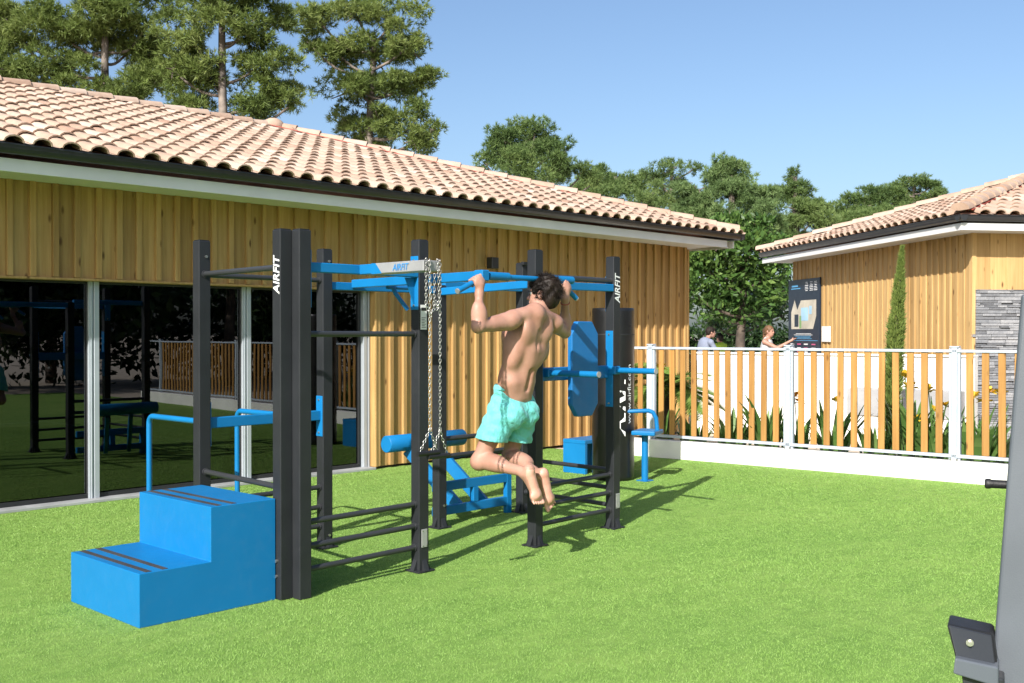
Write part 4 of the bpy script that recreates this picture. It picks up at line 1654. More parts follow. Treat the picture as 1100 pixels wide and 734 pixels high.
def tree(name, label, d, blobs_px, trunk_px, mat, bark, seed, tuft=0.32, dens=26, per=9, group='trees around the buildings', leafy=False, gap=0.46, depth_r=None, trunk_r=0.2, needle_w=0.075, limbs=True):
    """crown given by ellipses in the photo at forward distance d: (px, py, rx, ry[, depth offset])"""
    rng = np.random.default_rng(seed)
    ppm = F_PX / d
    base = at_depth(trunk_px[0], 400, d)
    base.z = 0.0
    t = thing(name, label, 'tree', base, group)
    blobs = []
    for b in blobs_px:
        off = b[4] if len(b) > 4 else rng.uniform(-0.5, 0.5) * b[2] / ppm
        c = at_depth(b[0], b[1], d + off)
        rx, rz = b[2] / ppm, b[3] / ppm
        blobs.append(((c.x, c.y, c.z), (rx, rx, rz)))
    if not leafy:
        dens, tuft, per = dens * 2.5, tuft * 0.62, per + 3
        kids = []
        for c, r in blobs:
            for _ in range(13):
                q_ = rng.normal(0, 1, 3)
                q_ /= np.linalg.norm(q_)
                cc_ = np.array(c) + q_ * np.array(r) * rng.uniform(0.35, 0.95)
                rk = np.array(r).mean() * rng.uniform(0.24, 0.50)
                kids.append((cc_, (rk * 1.15, rk * 1.15, rk * 0.72)))
        shell = blobs
        blobs = kids
    p, dr = blob_points(blobs, dens, rng, gap, seed)
    dr = dr + np.array([0, 0, 0.35])
    cl = vnoise(p, 1.1, seed + 3)
    if leafy:
        V_, F_ = leaves(p, dr, np.full(len(p), tuft), rng)
        rn = np.clip(cl * 0.7 + rng.normal(0.15, 0.2, len(p)), 0, 1)
    else:
        V_, F_ = tufts(p, dr, np.full(len(p), tuft), per, rng, needle_w)
        rn = np.repeat(np.clip(cl * 0.8 + rng.normal(0.1, 0.16, len(p)), 0, 1), per)
    np_mesh('crown', V_, F_, mat, t, rn)
    mb = MB()
    topc = at_depth(trunk_px[0] + trunk_px[2], trunk_px[1], d)
    pts, rs = [], []
    for i in range(9):
        u_ = i / 8
        q_ = base.lerp(topc, u_) + Vector((0.12 * math.sin(u_ * 5 + seed), 0.12 * math.cos(u_ * 4 + seed), 0))
        pts.append(q_)
        rs.append(trunk_r * (1.15 - 0.75 * u_))
    mb.tube(pts, rs, 10)
    if limbs:
        for c, r in (blobs if leafy else shell):
            c = Vector(c)
            zt_ = min(max(c.z - 0.5 * r[2] - 0.35 * (Vector((c.x, c.y, 0)) - Vector((topc.x, topc.y, 0))).length, base.z + 0.3 * topc.z), topc.z)
            u_ = zt_ / topc.z
            a = base.lerp(topc, u_)
            limb(mb, a, c, trunk_r * 0.42 * (1.1 - 0.6 * u_), 0.03, rng)
            for _ in range(3):
                e = c + Vector(rng.uniform(-0.6, 0.6, 3)) * r[0]
                e.z = min(e.z, c.z + 0.2 * r[2])
                limb(mb, c, e, 0.035, 0.012, rng, 0.05)
    mb.build('trunk', bark, t)
    return t


tree('pine_tree', 'broad maritime pine rising behind the left end of the clubhouse roof', 30,
     [(15, 40, 34, 22), (60, 30, 45, 26), (30, 85, 40, 14), (75, 75, 42, 20), (110, 20, 45, 28), (140, 55, 45, 22), (95, 100, 40, 12), (160, 25, 34, 30), (170, 85, 40, 18), (-25, 55, 40, 30), (0, 10, 30, 12), (70, -25, 60, 25), (140, -20, 50, 25), (135, 100, 36, 12)],
     (113, 20, 4), M['pine'], M['bark'], 101, 0.30, 22, 10, trunk_r=0.20)
tree('pine_tree', 'tall pine with a bare upright trunk behind the clubhouse ridge', 28,
     [(205, 40, 34, 26), (225, 85, 38, 22), (200, 115, 30, 14), (262, 30, 34, 24), (285, 65, 34, 24), (240, 5, 40, 18), (290, 100, 32, 18), (268, 118, 30, 12), (320, 108, 22, 9), (215, -20, 45, 22), (275, -15, 40, 22), (187, 75, 22, 20), (305, 20, 22, 16)],
     (246, -40, -5), M['pine'], M['bark'], 102, 0.29, 24, 10, trunk_r=0.17)
tree('pine_tree', 'leafy pine overhanging the roof right of the ridge end cap', 31,
     [(345, 25, 30, 18), (380, 12, 32, 16), (420, 20, 36, 20), (365, 60, 30, 18), (405, 58, 40, 20), (440, 50, 26, 18), (385, 95, 36, 16), (425, 90, 40, 20), (450, 125, 26, 18), (410, 128, 34, 18), (370, 130, 20, 12), (455, 82, 20, 14), (445, 152, 26, 12), (400, 152, 30, 12), (335, 50, 14, 10), (466, 140, 12, 10)],
     (390, 45, 12), M['pine'], M['bark'], 103, 0.28, 24, 10, trunk_r=0.20)
tree('pine_tree', 'rounded dense pine showing above the middle of the roof hip', 46,
     [(565, 150, 34, 22), (535, 165, 28, 16), (595, 165, 26, 18), (560, 180, 40, 16), (520, 175, 16, 10), (600, 188, 26, 12), (575, 138, 20, 11), (540, 148, 18, 12), (628, 185, 14, 12), (640, 195, 14, 10)],
     (570, 160, 0), M['pine_far'], M['bark'], 104, 0.34, 18, 9, trunk_r=0.25)
tree('pine_tree', 'low pine crown just over the roof hip, between rounded and feathery pines', 52,
     [(650, 190, 24, 14), (675, 198, 26, 12), (630, 200, 24, 12), (700, 208, 24, 12), (655, 208, 34, 12), (690, 222, 30, 10)],
     (660, 190, 0), M['pine_far'], M['bark'], 105, 0.36, 16, 9, trunk_r=0.22)
tree('pine_tree', 'thin open pine with sky showing through its crown above the roof hip', 44,
     [(700, 190, 16, 9), (722, 180, 20, 9), (712, 202, 18, 8), (735, 198, 14, 9), (745, 182, 10, 7), (725, 215, 22, 8)],
     (718, 178, 2), M['pine_far'], M['bark'], 106, 0.30, 14, 8, trunk_r=0.16)
tree('pine_tree', 'large pale green feathery pine behind the clubhouse corner', 38,
     [(775, 195, 28, 20), (750, 205, 24, 18), (800, 205, 26, 22), (785, 178, 20, 10), (765, 230, 34, 22), (805, 235, 30, 22), (825, 215, 16, 16), (740, 225, 20, 16), (785, 255, 40, 18), (825, 250, 22, 18)],
     (785, 190, 0), M['pine_light'], M['bark'], 107, 0.30, 26, 10, gap=0.36, trunk_r=0.24)
tree('pine_tree', 'dark pointed pine left of the pavilion roof', 41,
     [(850, 190, 10, 10), (852, 208, 20, 12), (858, 225, 28, 14), (870, 240, 28, 14), (845, 245, 24, 16), (880, 222, 14, 10), (860, 262, 36, 14), (842, 210, 10, 8), (895, 250, 20, 12)],
     (855, 190, 0), M['pine_far'], M['bark'], 108, 0.30, 26, 9, gap=0.38, trunk_r=0.22)
tree('pine_tree', 'rounded green pine behind the left slope of the pavilion roof', 46,
     [(915, 222, 22, 12), (940, 212, 24, 12), (960, 218, 22, 12), (930, 235, 34, 10), (900, 235, 18, 10), (890, 245, 16, 8), (950, 232, 28, 10)],
     (930, 215, 0), M['pine_far'], M['bark'], 109, 0.32, 22, 9, gap=0.40, trunk_r=0.22)
tree('pine_tree', 'flat topped umbrella pine peeping over the pavilion roof', 50,
     [(965, 204, 18, 7), (985, 198, 18, 7), (1000, 200, 12, 5), (975, 192, 10, 4), (1005, 210, 16, 6), (985, 215, 26, 9)],
     (982, 200, 0), M['pine_far'], M['bark'], 110, 0.30, 18, 8, trunk_r=0.18)
tree('leafy_tree', 'dark broad-leaved tree filling the gap between the two buildings', 26,
     [(770, 260, 32, 22), (805, 265, 34, 24), (830, 285, 22, 24), (760, 290, 32, 24), (795, 300, 40, 26), (830, 320, 20, 22), (765, 325, 30, 20), (800, 335, 36, 18), (745, 270, 20, 24), (840, 262, 14, 12), (740, 310, 18, 22), (785, 238, 22, 12), (815, 240, 18, 10)],
     (800, 290, -2), M['broad'], M['bark_dark'], 111, 0.095, 190, 1, leafy=True, gap=0.34, trunk_r=0.14)
tree('leafy_tree', 'spindly many-stemmed small tree with dark foliage near the women by the sign'.replace('women', 'woman'), 29,
     [(790, 345, 26, 12), (815, 340, 22, 12), (768, 345, 18, 12), (838, 335, 16, 16), (845, 310, 14, 18), (800, 318, 30, 14)],
     (792, 340, 2), M['hedge'], M['bark_dark'], 112, 0.09, 160, 1, leafy=True, gap=0.40, trunk_r=0.08)
# hedge far behind the gap
rng = np.random.default_rng(77)
hb = []
for i in range(16):
    c = at_depth(690 + i * 13, 370 + random.uniform(-4, 4), 33)
    hb.append(((c.x, c.y, 0.9), (0.75, 0.75, 1.05)))
p, dr = blob_points(hb, 120, rng, 0.2, 5)
V_, F_ = leaves(p, dr, np.full(len(p), 0.09), rng)
o = np_mesh('hedge', V_, F_, M['hedge'], None, np.clip(rng.normal(0.4, 0.22, len(p)), 0, 1))
tag(o, 'dark clipped hedge far behind the people between the buildings', 'hedge')

# trees beyond the camera's right that the windows mirror
for i, (x_, y_, h_, sd_) in enumerate([(18, -9, 6.5, 201), (23, -15, 8.0, 202), (15, -15, 7.0, 203), (28, -8, 7.5, 204), (11, -13, 6.5, 205)]):
    rng = np.random.default_rng(sd_)
    tlabel = ['bushy tree seen only as a dark reflection, nearest the fence', 'tallest tree mirrored in the clubhouse glass', 'round dark tree mirrored left in the clubhouse glass', 'tree mirrored deepest in the clubhouse glass', 'low round tree mirrored at the far left of the clubhouse glass'][i]
    t = thing('leafy_tree', tlabel, 'tree', (x_, y_, 0), 'trees mirrored in the windows')
    blobs = [((x_ + rng.normal(0, 1.3), y_ + rng.normal(0, 1.3), h_ * u_), (1.7, 1.7, 1.2)) for u_ in (0.3, 0.42, 0.5, 0.62, 0.7, 0.82, 0.92)]
    p, dr = blob_points(blobs, 34, rng, 0.2, sd_)
    V_, F_ = leaves(p, dr, np.full(len(p), 0.20), rng)
    np_mesh('crown', V_, F_, M['hedge'], t, np.clip(rng.normal(0.45, 0.22, len(p)), 0, 1))
    mb = MB()
    mb.tube([(x_, y_, 0), (x_ + 0.1, y_, h_ * 0.4), (x_, y_ + 0.1, h_ * 0.8)], [0.2, 0.15, 0.06], 8)
    mb.build('trunk', M['bark_dark'], t)

rng = np.random.default_rng(78)
hb = [((x_, -11.5 + 0.25 * x_ * 0.4 - 3, 1.6), (1.3, 1.0, 1.9)) for x_ in np.arange(4, 34, 1.5)]
p, dr = blob_points(hb, 40, rng, 0.1, 5)
V_, F_ = leaves(p, dr, np.full(len(p), 0.16), rng)
o = np_mesh('hedge', V_, F_, M['hedge'], None, np.clip(rng.normal(0.4, 0.22, len(p)), 0, 1))
tag(o, 'tall dark hedge mirrored along the clubhouse windows', 'hedge')

# cypress
cyb = at_depth(953, 500, 13.4)
cyb.z = 0
cyt = at_depth(969, 266, 13.4)
cy = thing('cypress_tree', 'slim young columnar cypress beside the white garden wall', 'tree', cyb)
rng = np.random.default_rng(55)
n = 3300
u = rng.random(n)
prof_ = np.interp(u, [0, .1, .35, .6, .8, .93, 1.0], [0.055, .092, .105, .095, .055, .022, 0.004]) * (0.62 + 0.5 * vnoise(np.stack([u * 9, u * 0, u * 5], 1), 2.0, 4))
an = rng.uniform(0, 2 * PI, n)
rad = prof_ * np.sqrt(rng.random(n)) ** 0.5
axp = np.array(cyb)[None] + (np.array(cyt) - np.array(cyb))[None] * u[:, None]
p = axp + np.stack([np.cos(an) * rad, np.sin(an) * rad, 0 * an], 1)
dr = np.stack([np.cos(an) * 0.45, np.sin(an) * 0.45, np.ones(n)], 1)
V_, F_ = tufts(p, dr, 0.10 - 0.05 * u ** 2, 6, rng, 0.10, 0.30)
np_mesh('crown', V_, F_, M['cypress'], cy, np.repeat(np.clip(rng.normal(0.5, 0.22, n), 0, 1), 6))
mb = MB()
mb.tube([cyb, cyb.lerp(cyt, 0.5), cyb.lerp(cyt, 0.92)], [0.04, 0.025, 0.008], 8)
mb.build('trunk', M['bark_dark'], cy)


# palm behind the fence
def behind_fence(px, off):
    """ground point seen at photo column px, off metres beyond the fence"""
    r_ = (px - 550) / F_PX
    o3 = fpt(0, off)
    a = o3.x * RGT[0] + o3.y * RGT[1] - r_ * depth_of(o3.x, o3.y)
    b = FD.x * RGT[0] + FD.y * RGT[1] - r_ * (FD.x * FWD[0] + FD.y * FWD[1])
    return fpt(-a / b, off)


def frond(V_, F_, A_, base, dirv, L, droop, rng, nl=26, lw=0.016, ll=0.34):
    base, dirv = Vector(base), Vector(dirv).normalized()
    side = dirv.cross(Vector((0, 0, 1))).normalized()
    pts = []
    for i in range(nl + 1):
        t = i / nl
        pts.append(base + dirv * L * t + Vector((0, 0, -droop * L * t * t)))
    for i in range(3, nl):
        t = i / nl
        tg = (pts[i + 1] - pts[i - 1]).normalized()
        for s in (-1, 1):
            dl = (side * s * 0.85 + tg * 0.75 + Vector((0, 0, 0.22))).normalized()
            l_ = ll * math.sin(PI * min(0.97, 0.18 + t * 0.8)) ** 0.7 * float(rng.uniform(0.85, 1.1))
            wv_ = tg * lw
            b = len(V_)
            tip = pts[i] + dl * l_ + Vector((0, 0, -0.12 * l_))
            V_ += [pts[i] - wv_, pts[i] + wv_, tip]
            F_.append((b, b + 1, b + 2))
            A_.append(float(np.clip(rng.normal(0.55, 0.2), 0, 1)))
    for i in range(nl):
        b = len(V_)
        w_ = side * 0.008
        V_ += [pts[i] - w_, pts[i] + w_, pts[i + 1] + w_]
        V_ += [pts[i + 1] - w_]
        F_ += [(b, b + 1, b + 2), (b, b + 2, b + 3)]
        A_ += [0.8, 0.8]


pbp = behind_fence(714, 1.12)
pm = thing('palm', 'young feathery palm behind the left end of the slatted fence', 'palm', pbp)
rng = np.random.default_rng(66)
V_, F_, A_ = [], [], []
for i in range(30):
    a = 2 * PI * i / 30 + rng.uniform(-.2, .2)
    el = rng.uniform(-0.15, 0.75)
    frond(V_, F_, A_, pbp + Vector((0, 0, 0.88)), (math.cos(a) * math.cos(el), math.sin(a) * math.cos(el), math.sin(el)), rng.uniform(0.75, 1.05), rng.uniform(0.25, 0.6), rng, 30, 0.026, 0.36)
np_mesh('frond', np.array([tuple(q) for q in V_]), np.array(F_), M['palm'], pm, np.array(A_))
mb = MB()
mb.tube([pbp, pbp + Vector((0, 0, 0.5)), pbp + Vector((0, 0, 0.94))], [0.13, 0.14, 0.09], 10)
mb.build('trunk', M['bark_dark'], pm)


def flower_plant(px, d, h, label, nleaf, blooms, seed, orange=False):
    rng = np.random.default_rng(seed)
    b = behind_fence(px, d)
    t = thing('flowering_plant', label, 'plant', b, 'flowering plants behind the fence')
    V_, F_, A_ = [], [], []
    h *= 1.2
    for i in range(int(nleaf * 1.9)):
        a = rng.uniform(0, 2 * PI)
        L = h * rng.uniform(0.55, 1.0)
        out = rng.uniform(0.15, 0.6)
        w = rng.uniform(0.018, 0.052)
        dv = Vector((math.cos(a), math.sin(a), 0))
        sv = Vector((-math.sin(a), math.cos(a), 0))
        o_ = b + dv * rng.uniform(0, 0.16) + sv * rng.uniform(-.10, .10)
        prev = None
        for j in range(6):
            tt = j / 5
            c = o_ + dv * (out * L * tt ** 1.6) + Vector((0, 0, L * (tt - 0.35 * out * tt ** 3)))
            ww = w * math.sin(PI * (0.12 + 0.86 * tt)) ** 0.8
            q = len(V_)
            V_ += [c - sv * ww, c + sv * ww]
            if prev is not None:
                F_.append((prev, prev + 1, q + 1, q))
                A_.append(float(np.clip(rng.normal(0.5, 0.22), 0, 1)))
            prev = q
    np_mesh('foliage', np.array([tuple(q) for q in V_]), np.array(F_), M['strap'], t, np.array(A_))
    for (dx, hz) in blooms:
        c = b + Vector((RGT[0], RGT[1], 0)) * dx + Vector((0, 0, hz))
        mb = MB()
        mb.tube([b + Vector((0, 0, 0.05)), b.lerp(c, 0.6) + Vector((0, 0, 0.05)), c], 0.006, 6)
        st_ = mb.build('flower_stem', M['strap'], t)
        mb = MB()
        for kx in range(9):
            a = 2 * PI * kx / 9 + rng.uniform(-.3, .3)
            e = rng.uniform(-0.3, 1.1)
            dv = Vector((math.cos(a) * math.cos(e), math.sin(a) * math.cos(e), math.sin(e)))
            sv = dv.cross(Vector((0.3, 0.2, 1))).normalized()
            L = rng.uniform(0.075, 0.125)
            up_ = Vector((0, 0, 0.012))
            mb.add([c, c + dv * L * 0.6 + sv * 0.036 + up_, c + dv * L, c + dv * L * 0.6 - sv * 0.036 + up_], [(0, 1, 2, 3)])
        mb.build('blossom', M['petal_orange'] if orange else M['petal'], st_, fix=False)


for i, (px, d, h, lab, nl, bl, og) in enumerate([
    (709, 0.45, 0.9, 'plant with one big yellow bloom in front of the palm', 8, [(0.0, 1.17)], False),
    (745, 0.5, 0.55, 'low flowerless clump right of the palm', 16, [], False),
    (790, 0.55, 0.65, 'flowerless strap-leaved clump midway along the first fence bay', 18, [], False),
    (826, 0.5, 0.85, 'tall leafy clump just left of the middle fence post', 20, [], False),
    (858, 0.5, 0.62, 'orange flowered clump just right of the middle fence post', 14, [(-0.05, 0.85), (0.02, 0.78)], True),
    (897, 0.6, 0.75, 'clump with a single yellow bloom, left of the cypress', 15, [(0.03, 0.80)], False),
    (940, 0.7, 0.55, 'low leafy clump at the foot of the cypress', 18, [], False),
    (978, 0.6, 0.85, 'yellow flowered clump right of the cypress', 20, [(0.0, 1.0), (0.09, 0.62), (-0.06, 1.12)], False),
    (1005, 0.5, 0.85, 'plant with three yellow blooms, left of the right fence post', 20, [(-0.08, 0.98), (0.02, 0.72), (0.12, 0.80)], False),
    (1048, 0.5, 0.80, 'leafy plant with golden blooms right of the right fence post', 20, [(-0.02, 0.92), (0.10, 0.88), (0.16, 0.98)], False),
    (1072, 0.8, 0.7, 'leafy plant with one golden bloom in front of the stone wall', 16, [(0.04, 0.95)], False)]):
    flower_plant(px, d, h, lab, nl, bl, 300 + i, og)


# ------------------------------------------------------------------ people
class Sdf:
    def __init__(self, lo, hi, res):
        self.lo = np.array(lo, float)
        self.res = res
        self.n = np.ceil((np.array(hi) - self.lo) / res).astype(int) + 1
        self.d = np.full(self.n, 1.0, dtype=np.float32)
        self.tf = None

    def region(self, lo, hi):
        a = np.clip(np.floor((lo - self.lo) / self.res).astype(int), 0, self.n)
        b = np.clip(np.ceil((hi - self.lo) / self.res).astype(int) + 1, 0, self.n)
        ax = [self.lo[i] + np.arange(a[i], b[i]) * self.res for i in range(3)]
        return (slice(a[0], b[0]), slice(a[1], b[1]), slice(a[2], b[2])), np.meshgrid(*ax, indexing='ij')

    def comb(self, sl, f, k, op):
        o = self.d[sl]
        if o.size == 0:
            return
        if op == 'add':
            if k > 0:
                h = np.maximum(k - np.abs(o - f), 0) / k
                self.d[sl] = np.minimum(o, f) - h * h * k * 0.25
            else:
                self.d[sl] = np.minimum(o, f)
        else:
            h = np.maximum(k - np.abs(-f - o), 0) / max(k, 1e-6)
            self.d[sl] = np.maximum(o, -f) + h * h * k * 0.25

    def cap(self, a, b, ra, rb, k=0.02, op='add'):
        a, b = np.array(a, float), np.array(b, float)
        if self.tf is not None:
            a, b = self.tf(a), self.tf(b)
        m = max(ra, rb) + k + 2 * self.res
        sl, (x, y, z) = self.region(np.minimum(a, b) - m, np.maximum(a, b) + m)
        ba = b - a
        L2 = max(float(ba @ ba), 1e-9)
        t = np.clip(((x - a[0]) * ba[0] + (y - a[1]) * ba[1] + (z - a[2]) * ba[2]) / L2, 0, 1)
        f = np.sqrt((x - a[0] - t * ba[0]) ** 2 + (y - a[1] - t * ba[1]) ** 2 + (z - a[2] - t * ba[2]) ** 2) - (ra + (rb - ra) * t)
        self.comb(sl, f, k, op)
        return self

    def ell(self, c, r, k=0.02, ax=None, op='add'):
        """ellipsoid, ax = 3x3 rows of local axes"""
        c, r = np.array(c, float), np.array(r, float)
        if self.tf is not None:
            c = self.tf(c)
        m = r.max() + k + 2 * self.res
        sl, (x, y, z) = self.region(c - m, c + m)
        x, y, z = x - c[0], y - c[1], z - c[2]
        if ax is not None:
            A = np.array(ax, float)
            A = A / np.linalg.norm(A, axis=1, keepdims=True)
            x, y, z = [A[i, 0] * x + A[i, 1] * y + A[i, 2] * z for i in range(3)]
        k0 = np.sqrt((x / r[0]) ** 2 + (y / r[1]) ** 2 + (z / r[2]) ** 2)
        k1 = np.sqrt((x / r[0] ** 2) ** 2 + (y / r[1] ** 2) ** 2 + (z / r[2] ** 2) ** 2) + 1e-9
        f = k0 * (k0 - 1.0) / k1
        self.comb(sl, f, k, op)
        return self

    def cut(self, p, n, k=0.004):
        """remove the half space in front of plane (p, n)"""
        n = np.array(n, float)
        n /= np.linalg.norm(n)
        sl, (x, y, z) = self.region(self.lo - 1, self.lo + self.n * self.res + 1)
        f = (x - p[0]) * n[0] + (y - p[1]) * n[1] + (z - p[2]) * n[2]
        self.d = np.maximum(self.d, f.astype(np.float32))
        return self

    def warp(self, amp, fn):
        sl, (x, y, z) = self.region(self.lo - 1, self.lo + self.n * self.res + 1)
        self.d = self.d + (amp * fn(x, y, z)).astype(np.float32)
        return self

    def mesh(self):
        d = self.d
        s = d < 0
        corners = [(i, j, k_) for i in (0, 1) for j in (0, 1) for k_ in (0, 1)]
        cnt = sum(s[i:s.shape[0] - 1 + i, j:s.shape[1] - 1 + j, k_:s.shape[2] - 1 + k_].astype(np.int8) for i, j, k_ in corners)
        act = (cnt > 0) & (cnt < 8)
        I = np.argwhere(act)
        idx = np.full(act.shape, -1, dtype=np.int64)
        idx[act] = np.arange(len(I))
        acc = np.zeros((len(I), 3))
        num = np.zeros(len(I))
        for a in corners:
            for ax in range(3):
                if a[ax] == 0:
                    b = list(a)
                    b[ax] = 1
                    da = d[I[:, 0] + a[0], I[:, 1] + a[1], I[:, 2] + a[2]]
                    db = d[I[:, 0] + b[0], I[:, 1] + b[1], I[:, 2] + b[2]]
                    m = (da < 0) != (db < 0)
                    t = da[m] / (da[m] - db[m])
                    p = np.tile(np.array(a, float), (m.sum(), 1))
                    p[:, ax] = t
                    acc[m] += p
                    num[m] += 1
        V_ = self.lo + (I + acc / num[:, None]) * self.res
        Q = []
        for ax in range(3):
            o1, o2 = [(1, 2), (2, 0), (0, 1)][ax]
            sh = [slice(None)] * 3
            s0, s1 = list(sh), list(sh)
            s0[ax] = slice(0, -1)
            s1[ax] = slice(1, None)
            ch = s[tuple(s0)] != s[tuple(s1)]
            E = np.argwhere(ch)
            E = E[(E[:, o1] > 0) & (E[:, o2] > 0) & (E[:, o1] < act.shape[o1]) & (E[:, o2] < act.shape[o2])]
            ins_ = s[E[:, 0], E[:, 1], E[:, 2]]
            quad = []
            for (p1, p2) in ((-1, -1), (0, -1), (0, 0), (-1, 0)):
                c = E.copy()
                c[:, o1] += p1
                c[:, o2] += p2
                quad.append(idx[c[:, 0], c[:, 1], c[:, 2]])
            q = np.stack(quad, 1)
            q[~ins_] = q[~ins_][:, ::-1]
            Q.append(q)
        return V_, np.concatenate(Q)


def sdf_obj(name, sd_, mat, parent, smooth_it=1):
    V_, F_ = sd_.mesh()
    o = np_mesh(name, V_, F_, mat, parent, None, True)
    return o


# ---- the man on the pull-up bar
man = thing('person', 'bare-chested man in turquoise swim shorts hanging from the pull-up bar, knees bent', 'person', (5.58, 5.30, 0.40))
RES = 0.0062
B_ = Sdf((4.84, 4.84, 0.30), (6.22, 5.62, 2.14), RES)
LEAN = np.array((-0.135, -0.092, 0.0))


def lean(p):
    """the trunk leans back from the pelvis up"""
    return p + LEAN * min(max((p[2] - 1.115) / 0.62, 0.0), 1.2)


sh_l, sh_r = np.array((5.358, 5.118, 1.737)), np.array((5.795, 5.137, 1.722))
el_l, el_r = np.array((5.020, 5.112, 1.692)), np.array((6.060, 5.240, 1.655))
wr_l, wr_r = np.array((5.068, 5.150, 1.918)), np.array((5.962, 5.155, 1.908))
neck = np.array((5.615, 5.125, 1.785))
head = np.array((5.727, 5.165, 1.928))
# torso
tx = np.array((0.999, 0.0, 0.03))
up_t = np.array((-0.03, -0.29, 0.955))
B_.tf = lean
ty = np.cross(up_t, tx)
AXT = [tx, ty, up_t]
B_.ell((5.668, 5.282, 1.575), (0.158, 0.112, 0.215), 0.03, AXT)
B_.ell((5.592, 5.295, 1.33), (0.150, 0.100, 0.185), 0.06, AXT)
B_.ell((5.572, 5.335, 1.13), (0.162, 0.112, 0.115), 0.06, AXT)
# lats
B_.ell((5.568, 5.240, 1.575), (0.058, 0.062, 0.165), 0.09, [(1, 0, -0.35), (0, 1, 0.1), (0.32, -0.1, 0.95)])
B_.ell((5.815, 5.255, 1.60), (0.066, 0.064, 0.165), 0.09, [(1, 0, 0.45), (0, 1, 0.1), (-0.42, -0.1, 0.95)])
# traps / shoulder blades
B_.cap((5.71, 5.19, 1.80), sh_l - LEAN + (0.01, -0.008, 0.028), 0.055, 0.050, 0.05)
B_.cap((5.71, 5.19, 1.80), sh_r - LEAN + (-0.01, -0.008, 0.028), 0.055, 0.050, 0.05)
B_.cap((5.70, 5.165, 1.77), (5.665, 5.17, 1.56), 0.045, 0.03, 0.04)
B_.ell((5.600, 5.160, 1.660), (0.060, 0.034, 0.080), 0.045, [(1, 0.12, 0.35), (-0.12, 1, 0.15), (-0.35, 0, 0.93)])
B_.ell((5.790, 5.165, 1.655), (0.060, 0.034, 0.080), 0.045, [(1, -0.1, -0.45), (0.1, 1, 0.15), (0.42, 0, 0.9)])
# erector columns beside the spine, groove between
B_.cap((5.645, 5.188, 1.52), (5.555, 5.238, 1.20), 0.036, 0.036, 0.06)
B_.cap((5.70, 5.193, 1.52), (5.615, 5.240, 1.20), 0.036, 0.036, 0.06)
B_.cap((5.688, 5.130, 1.66), (5.588, 5.186, 1.25), 0.005, 0.006, 0.035, 'sub')
B_.ell((5.630, 5.175, 1.50), (0.040, 0.024, 0.085), 0.045, [(1, 0, 0.25), (0, 1, 0.1), (-0.25, -0.1, 0.95)])
B_.ell((5.745, 5.180, 1.50), (0.040, 0.024, 0.085), 0.045, [(1, 0, -0.25), (0, 1, 0.1), (0.25, -0.1, 0.95)])
B_.cap((5.50, 5.25, 1.30), (5.52, 5.27, 1.18), 0.050, 0.045, 0.05)
B_.cap((5.665, 5.255, 1.30), (5.645, 5.27, 1.18), 0.050, 0.045, 0.05)
# chest
B_.ell((5.605, 5.335, 1.63), (0.085, 0.05, 0.07), 0.03)
B_.ell((5.745, 5.345, 1.63), (0.085, 0.05, 0.07), 0.03)
# deltoids, arms
B_.tf = None
for s, sh, el, wr in ((-1, sh_l, el_l, wr_l), (1, sh_r, el_r, wr_r)):
    B_.ell(sh + (0.018 * s, -0.004, 0.002), (0.074, 0.068, 0.064), 0.022)
    ua = (el - sh) / np.linalg.norm(el - sh)
    B_.cap(sh, el, 0.054, 0.041, 0.03)
    B_.cap(sh + ua * 0.09 + (0, 0.008, 0.022), sh + ua * 0.20 + (0, 0.008, 0.018), 0.036, 0.030, 0.03)      # biceps
    B_.cap(sh + ua * 0.05 + (0, -0.012, -0.022), sh + ua * 0.21 + (0, -0.008, -0.014), 0.036, 0.028, 0.03)  # triceps
    B_.ell(el, (0.039, 0.039, 0.037), 0.02)
    fa = (wr - el) / np.linalg.norm(wr - el)
    B_.cap(el, wr, 0.038, 0.0265, 0.02)
    B_.ell(el + fa * 0.075 + (-0.014 * s, -0.006, 0), (0.048, 0.046, 0.088), 0.02, [(1, 0, 0), (0, 1, 0), fa])
    B_.ell(el + fa * 0.085 + (0.014 * s, 0.006, 0), (0.036, 0.036, 0.085), 0.025, [(1, 0, 0), (0, 1, 0), fa])
# neck + head
B_.cap(neck + (0, 0.01, -0.03), head + (-0.015, -0.005, -0.055), 0.059, 0.055, 0.035)
hf = np.array((-0.46, 0.88, 0.03))
hf /= np.linalg.norm(hf)
hu = np.array((0.12, -0.02, 0.99))
hu = hu - hf * (hu @ hf)
hu /= np.linalg.norm(hu)
hr = np.cross(hf, hu)


def hp_(f, u_, r_):
    return head + hf * f + hu * u_ + hr * r_


AXH = [hr, hf, hu]
B_.ell(hp_(-0.012, 0.022, 0), (0.073, 0.094, 0.088), 0.02, AXH)
B_.ell(hp_(0.035, -0.035, 0), (0.056, 0.058, 0.075), 0.03, AXH)
B_.ell(hp_(0.066, -0.092, 0), (0.026, 0.022, 0.018), 0.02, AXH)        # chin
B_.cap(hp_(0.02, -0.06, -0.052), hp_(0.06, -0.088, -0.02), 0.017, 0.016, 0.02)
B_.cap(hp_(0.02, -0.06, 0.052), hp_(0.06, -0.088, 0.02), 0.017, 0.016, 0.02)
B_.cap(hp_(0.083, 0.006, 0), hp_(0.107, -0.030, 0), 0.009, 0.0125, 0.012)  # nose
B_.ell(hp_(0.098, -0.034, -0.011), (0.009, 0.009, 0.008), 0.008, AXH)
B_.ell(hp_(0.098, -0.034, 0.011), (0.009, 0.009, 0.008), 0.008, AXH)
B_.cap(hp_(0.076, 0.026, -0.04), hp_(0.084, 0.024, -0.01), 0.009, 0.009, 0.014)
B_.cap(hp_(0.076, 0.026, 0.04), hp_(0.084, 0.024, 0.01), 0.009, 0.009, 0.014)
